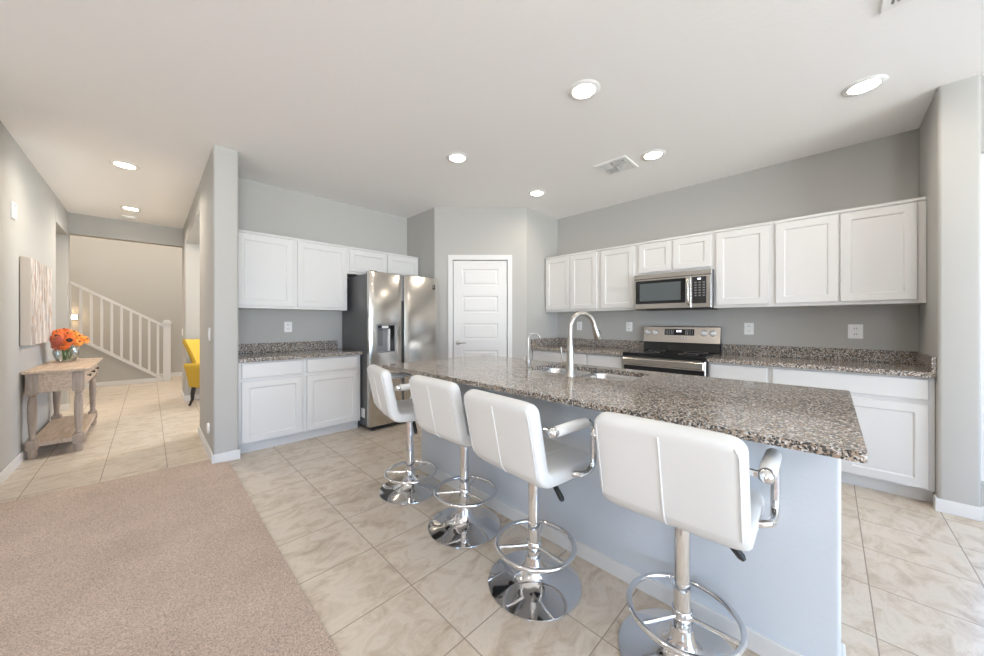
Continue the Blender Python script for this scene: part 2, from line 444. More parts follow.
# living room behind the camera
wall('wall_rear_left', -5.0, -2.8, -6.45, -6.3); wall('wall_rear_right', 2.2, 3.59, -6.45, -6.3); wall('wall_rear_lintel', -2.8, 2.2, -6.45, -6.3, 2.3, CEIL)
wall('wall_living_front', -5.0, XL-0.16, 3.60, 3.75)
wall('wall_living_left', -5.15, -5.0, -1.7, 3.75); wall('wall_living_left_near', -5.15, -5.0, -6.45, -2.7)
wall('wall_living_sill', -5.15, -5.0, -2.7, -1.7, 0, 0.3); wall('wall_living_lintel', -5.15, -5.0, -2.7, -1.7, 2.3, CEIL)

M['block_grey'] = add_bump(mat('light_block_grey', (0.42, 0.41, 0.39), 0.9), 80, 0.2, 0.003)
struct(MB().box(3.76, 9.0, -9.0, -0.66, -0.16, -0.05), 'light_block_slab', 'block_grey')  # unseen slab added to cut the upward light through the side window

# baseboards
base('baseboard_left', XL, XL+0.013, 3.62, 6.63); base('baseboard_left_far', -2.44, XL+0.012, 7.487, 7.50)
base('baseboard_left_jamb', XL-0.15, XL+0.012, 6.63, 6.642)
base('baseboard_hall', HX0-0.013, HX0, YE-0.013, 4.90); base('baseboard_pillar', HX0, HX1+0.012, YE-0.013, YE); base('baseboard_pillar_kitchen', HX1, HX1+0.012, YE, YE+0.05)
base('baseboard_dining', HX0, 4.0, 7.027, 7.04); base('baseboard_hall_far', HX0-0.013, HX0, 7.027, 7.66); base('baseboard_hall_end', HX0-0.013, HX0, 7.66, 7.673)
base('baseboard_foyer', -5.05, 2.5, 10.457, 10.47)
base('baseboard_stub', 3.577, 3.59, -0.66, -0.482); base('baseboard_stub_side', 3.59, 3.64, -0.495, -0.482)
base('baseboard_right', 3.607, 3.62, -1.04, -0.66)
bb = MB(); diag_block(bb, 0.0, DU0-0.07, 0, 0.085, 0, 0.013); struct(bb, 'baseboard_pantry', 'trim')

# windows (frames hold one pane each)
def window(name, P, u0, u1, v0, v1, mull=1):
    f = MB(); t = 0.05
    def blk(a, b, c, d): f.poly_ext([(a, c), (b, c), (b, d), (a, d)], P, 0.0, 0.06)
    f.poly_ext([(u0, v0), (u1, v0), (u1, v0+t), (u0, v0+t)], P, 0, 0.06); blk(u0, u1, v1-t, v1); blk(u0, u0+t, v0+t, v1-t); blk(u1-t, u1, v0+t, v1-t)
    for k in range(1, mull+1):
        c = u0+(u1-u0)*k/(mull+1); blk(c-t/2, c+t/2, v0+t, v1-t)
    o = struct(f, name, 'trim')
    g = MB().poly_ext([(u0+t, v0+t), (u1-t, v0+t), (u1-t, v1-t), (u0+t, v1-t)], P, 0.027, 0.033).build('window_pane', 'pane', o)
    return o
window('window_1', lambda u, v, w: (3.66+w, u, v), -1.04, -0.66, 0.23, 2.27, 0)
window('window_2', lambda u, v, w: (u, -6.40+w, v), -2.8, 2.2, 0.0, 2.3, 3)
window('added_window_living', lambda u, v, w: (-5.12+w, u, v), -2.7, -1.7, 0.3, 2.3, 0)  # unseen window, added to throw daylight across the room at the island
window('added_window_dining', lambda u, v, w: (4.02+w, u, v), 5.0, 6.6, 0.7, 2.2)  # unseen dining window, added to bring light towards the hall

# pantry door
door = MB()
dl = DU0; dr = DU1
panels = [(0.163, 1.705, 1.924), (0, 1.346, 1.565), (0, 0.988, 1.20), (0, 0.63, 0.845), (0, 0.20, 0.49)]
def door_leaf(mb):
    us = [dl, dl+0.118, dr-0.118, dr]; vs = [0.01]
    for _, a, b in reversed(panels): vs += [a, b]
    vs.append(2.036)
    W0, W1 = -0.045, -0.006
    V = {}
    def vt(u, v, w):
        k = (round(u, 4), round(v, 4), round(w, 4))
        if k not in V: V[k] = mb.bm.verts.new(PP(u, v, w))
        return V[k]
    for i in range(3):
        for j in range(len(vs)-1):
            a, b, c, d = us[i], us[i+1], vs[j], vs[j+1]
            if i == 1 and j % 2 == 1:
                R = [[vt(x, y, w) for x, y in ((a+q, c+q), (b-q, c+q), (b-q, d-q), (a+q, d-q))] for q, w in ((0, W1), (0.008, W1-0.009), (0.020, W1-0.009), (0.034, W1-0.003))]
                for r0, r1 in zip(R, R[1:]):
                    for k in range(4): mb.bm.faces.new((r0[k], r0[(k+1) % 4], r1[(k+1) % 4], r1[k]))
                mb.bm.faces.new(R[-1])
            else:
                mb.bm.faces.new((vt(a, c, W1), vt(b, c, W1), vt(b, d, W1), vt(a, d, W1)))
    bk = [vt(u, v, W0) for u, v in ((us[0], vs[0]), (us[-1], vs[0]), (us[-1], vs[-1]), (us[0], vs[-1]))]
    mb.bm.faces.new(bk)
    front = [vt(us[0], v, W1) for v in vs]
    mb.bm.faces.new([bk[0]] + front + [bk[3]])
    front = [vt(us[-1], v, W1) for v in vs]
    mb.bm.faces.new([bk[1]] + front + [bk[2]])
    mb.bm.faces.new([bk[3]] + [vt(u, vs[-1], W1) for u in us] + [bk[2]]); mb.bm.faces.new([bk[0]] + [vt(u, vs[0], W1) for u in us] + [bk[1]])
door_leaf(door)
D = door.build('door_1', 'trim'); D['kind'] = 'structure'; D['label'] = 'white five-panel pantry door in the angled wall'
cs = MB(); co, ci = 0.068, 0.008
cs.poly_ext([(dl-co, 0), (dl-ci, 0), (dl-ci, 2.044), (dr+ci, 2.044), (dr+ci, 0), (dr+co, 0), (dr+co, 2.108), (dl-co, 2.108)], PP, -0.02, 0.016)
struct(cs, 'trim_1', 'trim')
hd = MB()
hc = (dl+0.062, 0.945)
def pt(u, v, w): return Vector(PP(u, v, w))
def disc_on(mb, P, u, v, w0, w1, r, n=24, r2=None):
    rows = []
    for w, rr in ((w0, r), (w1-0.002, r if r2 is None else r2), (w1, (r if r2 is None else r2)*0.88)):
        rows.append([P(u+rr*cos(2*pi*k/n), v+rr*sin(2*pi*k/n), w) for k in range(n)])
    mb.grid(rows)
disc_on(hd, PP, hc[0], hc[1], -0.006, 0.008, 0.031)
hd.tube([pt(hc[0], hc[1], 0.006), pt(hc[0], hc[1], 0.045), pt(hc[0]+0.015, hc[1], 0.052), pt(hc[0]+0.11, hc[1], 0.050)], [0.010, 0.010, 0.010, 0.007], 10)
hd.build('door_handle', 'nickel', D, 40)
for v in (1.83, 1.05, 0.25):
    h = MB(); h.tube([pt(dr+0.004, v-0.045, 0.0), pt(dr+0.004, v+0.045, 0.0)], 0.006, 8); h.build('door_hinge', 'nickel', D, 40)

# ---------------------------------------------------------------- ceiling fittings
def downlight(loc, label, power=LAMP_W, first=[None]):
    if first[0] is None:
        t = thing('ceiling_downlight', label, 'ceiling light', (loc[0], loc[1], CEIL), 0, 'recessed ceiling lights')
        MB().lathe([(0.070, -0.001), (0.074, -0.008), (0.098, -0.006), (0.104, 0.0), (0.070, 0.0)], t.location, 40, cap=False).build('trim_ring', 'white_plastic', t, 50)
        MB().lathe([(0.0, -0.0045), (0.04, -0.0045), (0.0725, -0.0035), (0.0725, -0.001), (0.0, -0.001)], t.location, 40, cap=False).build('lens', 'lamp', t)
        first[0] = t
    else:
        t = dup(first[0], (loc[0], loc[1], CEIL), 0, label)
    l = bpy.data.lights.new('downlight_glow', 'AREA'); l.shape = 'DISK'; l.size = 0.14; l.energy = power; l.color = WARM; l.spread = radians(150)
    o = bpy.data.objects.new('downlight_glow', l); COL.objects.link(o); o.location = (loc[0], loc[1], CEIL-0.012)
    return t
downlight((2.010, 1.146), 'recessed round ceiling light above the middle of the kitchen island, nearest the camera')
downlight((3.244, -0.155), 'recessed ceiling light nearest the corner above the window-side end of the range wall')
downlight((2.010, 2.446), 'recessed ceiling light above the island between the refrigerator and pantry door')
downlight((3.232, 1.143), 'recessed ceiling light next to the square air vent in front of the microwave')
downlight((3.221, 2.450), 'small recessed ceiling light just in front of the pantry angle')
downlight((-0.164, 4.844), 'recessed ceiling light at the near part of the hall by the canvas', 4.2)
downlight((-0.170, 6.644), 'recessed ceiling light at the far end of the hall beside the smoke detector', 4.2)
# unseen fill lamps added to brighten the dining room, foyer, alcove and living room
for x, y, z, p in ((2.2, 5.8, CEIL, 22), (-1.2, 9.0, 5.1, 32), (1.2, 9.0, 5.1, 32), (-1.7, 6.2, CEIL, 8), (-2.6, 1.6, CEIL, 5), (-0.9, 1.2, CEIL, 4), (-2.6, -1.6, CEIL, 6), (-0.6, -1.6, CEIL, 6)):
    l = bpy.data.lights.new('fill_light', 'AREA'); l.shape = 'DISK'; l.size = 0.3; l.energy = p; l.color = WARM if y > 3 else (1.0, 0.95, 0.89)
    o = bpy.data.objects.new('fill_light', l); COL.objects.link(o); o.location = (x, y, z-0.03)

def air_vent(cx, cy, w, label):
    t = thing('ceiling_vent', label, 'air vent', (cx, cy, CEIL), 0, 'ceiling air vents')
    z = CEIL; h = w/2; f = 0.035
    m = MB()
    rings = [[(cx+sx*a, cy+sy*a, zz) for sx, sy in ((-1, -1), (1, -1), (1, 1), (-1, 1))] for a, zz in ((h, z), (h, z-0.004), (h-0.006, z-0.010), (h-f, z-0.010), (h-f, z-0.001))]
    m.grid(rings, True, False); m.build('frame', 'white_plastic', t)
    i = h-f
    MB().box(cx-i, cx+i, cy-i, cy+i, z-0.002, z-0.0005).build('vent_shaft', 'vent_dark', t)
    q = i/2
    for sx, sy, hor in ((-1, -1, True), (1, -1, False), (-1, 1, False), (1, 1, True)):
        x0, y0 = cx+sx*q, cy+sy*q
        m = MB(); n = 6
        # one contiguous louvre bank: blades joined by an end rail
        d = q*0.94
        m.box(x0-d, x0-d+0.006, y0-d, y0+d, z-0.012, z-0.002); m.box(x0-d, x0+d, y0-d, y0-d+0.006, z-0.012, z-0.002)
        for k in range(n):
            o = -d + 2*d*(k+0.5)/n
            if hor: m.box(x0-d, x0+d, y0+o-0.006, y0+o+0.003, z-0.011, z-0.007)
            else: m.box(x0+o-0.006, x0+o+0.003, y0-d, y0+d, z-0.011, z-0.007)
        m.build('louvre_bank', 'white_plastic', t)
    return t
air_vent(3.208, 1.478, 0.31, 'square white ceiling air vent between two recessed lights')
air_vent(2.375, -0.326, 0.31, 'white ceiling air vent cut off by the top edge of the photo')
t = thing('smoke_detector', 'small round white smoke detector on the hall ceiling before the beam', 'smoke detector', (-0.20, 7.19, CEIL))
MB().lathe([(0.075, 0.0), (0.075, -0.014), (0.066, -0.030), (0.03, -0.034), (0.0, -0.034)], t.location, 32, cap=False).build('cover', 'white_plastic', t, 40)
MB().box(-0.225, -0.175, 7.148, 7.158, CEIL-0.032, CEIL-0.022).build('sounder_grille', 'vent_dark', t)

# ---------------------------------------------------------------- wall plates
def outlet(P, u, v, label, switch=False, w=0.078, h=0.118, extra=True):
    c = P(u, v, 0)
    t = thing('light_switch' if switch else 'wall_outlet', label, 'light switch' if switch else 'outlet', c)
    MB().slab(P, u-w/2, u+w/2, v-h/2, v+h/2, 0.0, 0.006, 0.003).build('cover_plate', 'white_plastic', t)
    if switch:
        MB().slab(P, u-0.016, u+0.016, v-0.033, v+0.033, 0.006, 0.004, 0.002).build('rocker', 'white_plastic', t)
    else:
        for s in (-1, 1):
            m = MB().slab(P, u-0.017, u+0.017, v+s*0.024-0.016, v+s*0.024+0.016, 0.006, 0.002, 0.001)
            r = m.build('receptacle', 'white_plastic', t)
            for q in (-1, 1):
                MB().slab(P, u+q*0.007-0.0018, u+q*0.007+0.0018, v+s*0.024-0.005, v+s*0.024+0.008, 0.008, 0.0006, 0.0002).build('slot', 'plate_slot', r)
    return t
PK = lambda u, v, w: (u, YK-w, v)
PR = lambda u, v, w: (XR-w, u, v)
PH = lambda u, v, w: (HX0-w, u, v)
PL = lambda u, v, w: (XL+w, u, v)
outlet(PK, 1.124, 1.163, 'white wall outlet above the counter beside the refrigerator')
outlet(PR, 2.498, 1.164, 'white outlet seen behind the tall faucet on the range wall')
outlet(PR, 1.794, 1.16, 'white outlet on the backsplash just pantry side of the range')
outlet(PR, 0.580, 1.152, 'white outlet on the backsplash on the window side of the range')
outlet(PR, -0.155, 1.139, 'wide white outlet plate under the end wall cabinet by the stub wall', w=0.09, h=0.125)
outlet(PH, 4.01, 1.11, 'white light switch on the hall face of the wall end', True)
outlet(PH, 7.55, 1.05, 'white light switch at the far hall corner above the yellow armchair', True)
t = thing('night_light', 'round white wall plate low on the hall face of the wall end', 'night light', (HX0, 4.06, 0.243))
disc_on(m := MB(), PH, 4.06, 0.243, 0.0, 0.014, 0.05, 28, 0.046); m.build('cover', 'white_plastic', t, 40)
t = thing('alarm_sensor', 'slim white alarm sensor high on the hall wall above the canvas', 'alarm sensor', (XL, 4.75, 2.13))
MB().slab(PL, 4.70, 4.81, 2.065, 2.20, 0.0, 0.016, 0.005).build('case', 'white_plastic', t)
disc_on(m := MB(), PL, 4.75, 2.175, 0.016, 0.018, 0.006, 12); m.build('indicator', 'plate_slot', t)

# ---------------------------------------------------------------- cabinets
def wall_cabinet(name, label, P, u0, u1, v0, v1, doors, depth=0.315, trimtop=True):
    """P maps (u, v, w) with w measured out from the wall; doors list of (u0,u1) ascending."""
    c = P((u0+u1)/2, v0, 0)
    t = thing('wall_cabinet', label, 'cabinet', c, 0, 'white wall cabinets')
    MB().poly_ext([(u0, v0), (u1, v0), (u1, v1), (u0, v1)], P, 0.002, depth).build('body', 'cabinet', t)
    if trimtop:
        tr = MB(); tr.slab(P, u0, u1, v1-0.024, v1+0.002, depth, 0.012, 0.006); tr.build('top_moulding', 'cabinet', t)
    for a, b in doors:
        MB().shaker(P, a, b, v0+0.028, v1-0.032, depth, 0.020).build('door', 'cabinet', t)
    return t
UT, UB = 2.122, 1.358
wall_cabinet('c', 'double-door wall cabinet over the counter beside the refrigerator', PK, HX1+0.002, 1.668, UB, UT, [(0.60, 1.088), (1.130, 1.652)])
wall_cabinet('c', 'short double-door wall cabinet above the refrigerator', PK, 1.668, 2.66, 1.80, UT, [(1.688, 2.166), (2.184, 2.645)])
wall_cabinet('c', 'double-door wall cabinet against the pantry end wall, behind the faucet', PR, 2.045, 2.85, UB, UT, [(2.064, 2.438), (2.453, 2.836)])
wall_cabinet('c', 'single-door wall cabinet on the pantry side of the microwave', PR, 1.575, 2.045, UB, UT, [(1.60, 2.006)])
wall_cabinet('c', 'short double-door wall cabinet directly above the microwave', PR, 0.815, 1.575, 1.745, UT, [(0.838, 1.184), (1.202, 1.545)])
wall_cabinet('c', 'single-door wall cabinet on the window side of the microwave', PR, 0.368, 0.815, UB, UT, [(0.394, 0.795)])
wall_cabinet('c', 'wide double-door wall cabinet at the window end, beside the stub wall', PR, -0.493, 0.368, UB, UT, [(-0.450, -0.059), (-0.048, 0.344)])

CT = 0.888                               # counter top height
def base_cabinet(label, P, u0, u1, drawers, doors, depth=0.60, kick=(None, None)):
    c = P((u0+u1)/2, 0, 0)
    t = thing('base_cabinet', label, 'cabinet', c, 0, 'white base cabinets')
    zt = CT-0.036
    MB().poly_ext([(u0, 0.095), (u1, 0.095), (u1, zt), (u0, zt)], P, 0.002, depth).build('body', 'cabinet', t)
    MB().poly_ext([(u0, 0.0), (u1, 0.0), (u1, 0.095), (u0, 0.095)], P, 0.002, depth-0.06).build('toe_kick', 'cabinet', t)
    for a, b in drawers: MB().slab(P, a, b, 0.700, zt-0.015, depth, 0.020, 0.004).build('drawer', 'cabinet', t)
    for a, b in doors: MB().shaker(P, a, b, 0.108, 0.668, depth, 0.020).build('door', 'cabinet', t)
    return t
base_cabinet('white base cabinet with two drawers over two doors beside the refrigerator', PK, HX1+0.002, 1.70, [(0.594, 1.095), (1.138, 1.665)], [(0.594, 1.095), (1.138, 1.665)])
base_cabinet('white base cabinet in the pantry corner, seen past the faucet', PR, 2.033, 2.856, [(2.05, 2.835)], [(2.05, 2.435), (2.45, 2.835)])
base_cabinet('narrow white base cabinet on the pantry side of the range', PR, 1.590, 2.033, [(1.612, 2.02)], [(1.612, 2.02)])
base_cabinet('narrow white base cabinet on the window side of the range', PR, 0.357, 0.80, [(0.374, 0.785)], [(0.374, 0.785)])
base_cabinet('wide white base cabinet at the window end, running to the stub wall', PR, -0.493, 0.357, [(-0.465, 0.340)], [(-0.465, -0.058), (-0.045, 0.340)])

# worktops
def worktop(label, build):
    m = MB(); build(m)
    o = m.build('countertop', 'granite'); tag(o, label, 'countertop'); return o
t = thing('countertop', 'grey speckled granite countertop beside the refrigerator', 'countertop', (1.13, YK, CT))
MB().box(HX1+0.002, 1.708, YK-0.645, YK-0.002, CT-0.036, CT, 0.004).build('slab', 'granite', t)
MB().box(HX1+0.002, 1.672, YK-0.022, YK-0.002, CT, 0.99, 0.002).build('backsplash', 'granite', t)
t = thing('countertop', 'granite countertop between the range and the pantry end wall', 'countertop', (XR, 2.2, CT))
MB().box(XR-0.645, XR-0.002, 1.585, 2.857, CT-0.036, CT, 0.004).build('slab', 'granite', t)
MB().box(XR-0.022, XR-0.002, 1.585, 2.857, CT, 0.99, 0.002).build('backsplash', 'granite', t)
MB().box(XR-0.645, XR-0.022, 2.837, 2.857, CT, 0.99, 0.002).build('side_splash', 'granite', t)
t = thing('countertop', 'long granite countertop between the range and the stub wall', 'countertop', (XR, 0.15, CT))
MB().box(XR-0.645, XR-0.002, -0.493, 0.805, CT-0.036, CT, 0.004).build('slab', 'granite', t)
MB().box(XR-0.022, XR-0.002, -0.473, 0.805, CT, 0.99, 0.002).build('backsplash', 'granite', t)
MB().box(XR-0.645, XR-0.002, -0.493, -0.473, CT, 0.99, 0.002).build('side_splash', 'granite', t)

# island
IX0, IX1, IY0, IY1 = 1.277, 2.385, -0.068, 2.478
BX0, BX1, BY0, BY1 = 1.585, 2.33, -0.026, 2.40
t = thing('kitchen_island', 'long white kitchen island base under the big granite top', 'kitchen island', ((BX0+BX1)/2, (BY0+BY1)/2, 0))
MB().box(BX0, BX0+0.16, BY0, BY1, 0, CT-0.027, 0.012, 3, True).build('knee_wall', 'island_paint', t, 40)
ib = MB()
ib.box(BX0+0.16, BX1-0.02, BY0+0.02, BY1-0.005, 0.095, 0.70)
ib.build('body', 'cabinet', t)
MB().box(BX0+0.16, BX1-0.08, BY0+0.02, BY1-0.005, 0.0, 0.095).build('toe_kick', 'cabinet', t)
MB().box(BX1-0.04, BX1-0.02, BY0+0.02, BY1-0.005, 0.70, CT-0.027).build('apron', 'cabinet', t)
MB().box(BX0+0.16, BX1-0.04, BY0+0.02, BY0+0.04, 0.70, CT-0.027).build('end_panel', 'cabinet', t)
MB().box(BX0+0.16, BX1-0.04, BY1-0.025, BY1-0.005, 0.70, CT-0.027).build('end_panel', 'cabinet', t)
PI_ = lambda u, v, w: (BX1-0.02+w, u, v)
ys = [0.02, 0.60, 1.18, 1.78, 2.37]
for a, b in zip(ys, ys[1:]):
    MB().shaker(PI_, a+0.01, b-0.01, 0.108, 0.668, 0, 0.02).build('door', 'cabinet', t)
    MB().slab(PI_, a+0.01, b-0.01, 0.70, CT-0.052, 0, 0.02).build('drawer', 'cabinet', t)
MB().box(BX0-0.013, BX0, BY0-0.013, BY1+0.013, 0, 0.075, 0.004).build('baseboard', 'trim', t)
MB().box(BX0, BX0+0.16, BY1, BY1+0.013, 0, 0.075, 0.004).build('baseboard', 'trim', t)
MB().box(BX0, BX0+0.16, BY0-0.013, BY0, 0, 0.075, 0.004).build('baseboard', 'trim', t)

def rrect(x0, x1, y0, y1, r, n=5):
    out = []
    for cx, cy, a in ((x1-r, y1-r, 0), (x0+r, y1-r, pi/2), (x0+r, y0+r, pi), (x1-r, y0+r, 3*pi/2)):
        for k in range(n+1): out.append((cx+r*cos(a+pi/2*k/n), cy+r*sin(a+pi/2*k/n)))
    return out
SX0, SX1, SY0, SY1 = 1.875, 2.262, 0.80, 1.562
top = MB(); bm = top.bm
def ring_verts(loop, z): return [bm.verts.new((x, y, z)) for x, y in loop]
outer = rrect(IX0, IX1, IY0, IY1, 0.012, 3); inner = rrect(SX0, SX1, SY0, SY1, 0.07, 6)
ov = ring_verts(outer, CT); iv = ring_verts(inner, CT)
es = [bm.edges.new((l[i], l[(i+1) % len(l)])) for l in (ov, iv) for i in range(len(l))]
bmesh.ops.triangle_fill(bm, edges=es, use_beauty=True)
fs = list(bm.faces)
ex = bmesh.ops.extrude_face_region(bm, geom=fs)
for v in [g for g in ex['geom'] if isinstance(g, bmesh.types.BMVert)]: v.co.z -= 0.027
tag(top.build('countertop', 'granite'), 'big brown-grey granite island top with overhang and sink cutout', 'countertop')

# sink: two undermount basins
t = thing('kitchen_sink', 'stainless double basin sink set in the granite island top', 'sink', (2.07, 1.18, CT-0.04))
def basin(y0, y1):
    m = MB(); x0, x1 = SX0+0.004, SX1-0.004; z = CT-0.0285
    rows = []
    for ins, dz, r in ((-0.012, 0.0, 0.08), (0.0, 0.0, 0.07), (0.006, -0.02, 0.07), (0.016, -0.165, 0.065), (0.05, -0.19, 0.05), (0.13, -0.195, 0.03)):
        rows.append([(x, y, z+dz) for x, y in rrect(x0+ins, x1-ins, y0+ins, y1-ins, r)])
    for ins, dz, r in ((0.13, -0.199, 0.03), (0.046, -0.194, 0.05), (0.012, -0.167, 0.065), (-0.012, -0.003, 0.08)):
        rows.append([(x, y, z+dz) for x, y in rrect(x0+ins, x1-ins, y0+ins, y1-ins, r)])
    m.grid(rows, True, False)
    cx, cy = (x0+x1)/2, (y0+y1)/2
    # close the floors
    n = len(rows[0]); bmv = list(m.bm.verts)
    m.bm.faces.new(bmv[5*n:6*n]); m.bm.faces.new(bmv[6*n:7*n][::-1])
    for i in range(n): m.bm.faces.new((bmv[i], bmv[(i+1) % n], bmv[9*n+(i+1) % n], bmv[9*n+i]))
    b = m.build('basin', 'steel_sink', t, 60)
    MB().lathe([(0.045, 0), (0.045, 0.003), (0.032, 0.003), (0.026, 0.0), (0.0, 0.0)], (cx, cy, z-0.195), 24, cap=False).build('drain', 'chrome', b, 40)
basin(SY0+0.004, 1.172); basin(1.192, SY1-0.004)

# main faucet
fc = Vector((1.818, 1.13, CT))
t = thing('kitchen_faucet', 'tall brushed nickel gooseneck faucet with pull-down head', 'faucet', fc)
MB().lathe([(0.0, 0.0), (0.031, 0.0), (0.031, 0.006), (0.027, 0.012), (0.0255, 0.05), (0.0215, 0.14), (0.0165, 0.225), (0.0150, 0.23), (0.0, 0.23)], fc, 28, cap=False).build('body', 'nickel', t, 50)
dirv = Vector((0.93, -0.37, 0)).normalized()
R = 0.093; nk = []
for z in (0.225, 0.26, 0.292): nk.append(fc + Vector((0, 0, z)))
for k in range(1, 19):
    a = pi - pi*0.92*k/18
    nk.append(fc + Vector((0, 0, 0.292)) + dirv*(R+R*cos(a)) + Vector((0, 0, R*sin(a))))
neck_end = nk[-1]; dd = (nk[-1]-nk[-2]).normalized()
MB().tube(nk, 0.0145, 16).build('neck', 'nickel', t, 60)
hp = [neck_end + dd*s for s in (0.0, 0.006, 0.012, 0.06, 0.095, 0.10)]
hb = MB().tube(hp, [0.0150, 0.0165, 0.0170, 0.0205, 0.0225, 0.020], 18).build('spray_head', 'nickel', t, 50)
sd = dirv.cross(dd).normalized(); nrm = sd.cross(dd).normalized()
if nrm.dot(dirv) < 0: nrm = -nrm
b0 = neck_end + dd*0.035 + nrm*0.018
MB().tube([b0, b0+dd*0.012+nrm*0.003, b0+dd*0.03+nrm*0.004, b0+dd*0.04+nrm*0.002], [0.004, 0.008, 0.008, 0.004], 12).build('spray_button', 'black_plastic', hb, 60)
hv = Vector((-0.10, 0.99, 0)).normalized()
h0 = fc + Vector((0, 0, 0.075))
hl = MB().tube([h0, h0+hv*0.045, h0+hv*0.052], [0.015, 0.015, 0.011], 16)
hl.tube([h0+hv*0.042+Vector((0, 0, 0.005)), h0+hv*0.055+Vector((0, 0, 0.03)), h0+hv*0.062+Vector((0, 0, 0.10))], [0.006, 0.0055, 0.0045], 10)
hl.build('handle', 'nickel', t, 50)

# filtered water tap
fc = Vector((1.872, 1.50, CT))
t = thing('filter_tap', 'small brushed nickel filter tap with thin hooked spout', 'faucet', fc)
MB().lathe([(0.0, 0.0), (0.024, 0.0), (0.024, 0.006), (0.013, 0.012), (0.014, 0.03), (0.017, 0.055), (0.014, 0.08), (0.008, 0.09), (0.0, 0.09)], fc, 24, cap=False).build('body', 'nickel', t, 50)
nk = [fc+Vector((0, 0, z)) for z in (0.085, 0.15, 0.21)]
R = 0.042; dv = Vector((0.75, -0.66, 0))
for k in range(1, 15):
    a = pi - pi*0.93*k/14
    nk.append(fc+Vector((0, 0, 0.21))+dv*(R+R*cos(a))+Vector((0, 0, R*sin(a))))
MB().tube(nk, 0.0055, 10).build('spout', 'nickel', t, 60)
h0 = fc+Vector((0, 0, 0.058)); hv = Vector((-0.5, 0.86, 0))
hm = MB().tube([h0, h0+hv*0.028, h0+hv*0.034], [0.009, 0.009, 0.005], 12)
hm.tube([h0+hv*0.026, h0+hv*0.03+Vector((0, 0, 0.028))], [0.005, 0.004], 8); hm.build('handle', 'nickel', t, 50)

# ---------------------------------------------------------------- refrigerator
FX0, FX1, FY = 1.722, 2.640, 3.60
t = thing('refrigerator', 'stainless side-by-side refrigerator with in-door water dispenser', 'refrigerator', ((FX0+FX1)/2, 4.0, 0))
MB().box(FX0, FX1, FY+0.075, YK-0.03, 0.045, 1.765, 0.006).build('body', 'dark_grey', t)
MB().box(FX0+0.02, FX1-0.02, FY+0.03, FY+0.10, 0.012, 0.045).build('base_grille', 'black_plastic', t)
for x, y in ((FX0+0.06, FY+0.07), (FX1-0.06, FY+0.07), (FX0+0.06, YK-0.1), (FX1-0.06, YK-0.1)):
    MB().lathe([(0.0, 0), (0.022, 0), (0.022, 0.012), (0.012, 0.014), (0.012, 0.046), (0.0, 0.046)], (x, y, 0), 16, cap=False).build('foot', 'black_plastic', t, 40)
def fdoor(x0, x1, hole=None):
    """convex door front; hole = (x0,x1,z0,z1) recess"""
    m = MB(); z0, z1 = 0.050, 1.785
    xs = [x0+(x1-x0)*k/14 for k in range(15)]
    zs = [z0, z0+0.012, z1-0.012, z1]
    if hole:
        xs = sorted(set([x for x in xs if abs(x-hole[0]) > 0.012 and abs(x-hole[1]) > 0.012] + [hole[0], hole[1]]))
        zs = [z0, z0+0.012, hole[2], hole[3], z1-0.012, z1]
    def yf(x, z):
        q = (x-(x0+x1)/2)/((x1-x0)/2)
        y = FY + 0.010*q*q
        e = min(x-x0, x1-x, z-z0, z1-z)
        if e < 0.011: y += 0.008*(1-max(e, 0)/0.011)**2
        return y
    V = [[m.bm.verts.new((x, yf(x, z), z)) for x in xs] for z in zs]
    for j in range(len(zs)-1):
        for i in range(len(xs)-1):
            if hole and hole[0]-1e-6 <= xs[i] and xs[i+1] <= hole[1]+1e-6 and hole[2]-1e-6 <= zs[j] and zs[j+1] <= hole[3]+1e-6: continue
            m.bm.faces.new((V[j][i], V[j][i+1], V[j+1][i+1], V[j+1][i]))
    per = V[0] + [r[-1] for r in V[1:]] + V[-1][-2::-1] + [r[0] for r in V[-2:0:-1]]
    bk = [m.bm.verts.new((v.co.x, FY+0.070, v.co.z)) for v in per]
    n = len(per)
    for i in range(n): m.bm.faces.new((per[i], bk[i], bk[(i+1) % n], per[(i+1) % n]))
    m.bm.faces.new(bk)
    if hole:
        i0, i1 = xs.index(hole[0]), xs.index(hole[1]); j0, j1 = zs.index(hole[2]), zs.index(hole[3])
        loop = [V[j0][i] for i in range(i0, i1+1)] + [V[j][i1] for j in range(j0+1, j1+1)] + [V[j1][i] for i in range(i1-1, i0-1, -1)] + [V[j][i0] for j in range(j1-1, j0, -1)]
        inn = [m.bm.verts.new((v.co.x, FY+0.062, v.co.z)) for v in loop]
        k = len(loop)
        for i in range(k): m.bm.faces.new((loop[i], loop[(i+1) % k], inn[(i+1) % k], inn[i]))
        m.bm.faces.new(inn[::-1])
    return m.build('door', 'steel', t, 35)
HO = (1.800, 2.030, 0.872, 1.192)
dL = fdoor(FX0-0.006, 2.118, HO); dR = fdoor(2.152, FX1+0.004)
MB().box(2.117, 2.153, FY+0.045, FY+0.074, 0.05, 1.78).build('centre_channel', 'grey_plastic', t)
MB().box(2.119, 2.151, FY+0.012, FY+0.046, 0.62, 1.47, 0.004).build('pocket_handle', 'black_plastic', t)
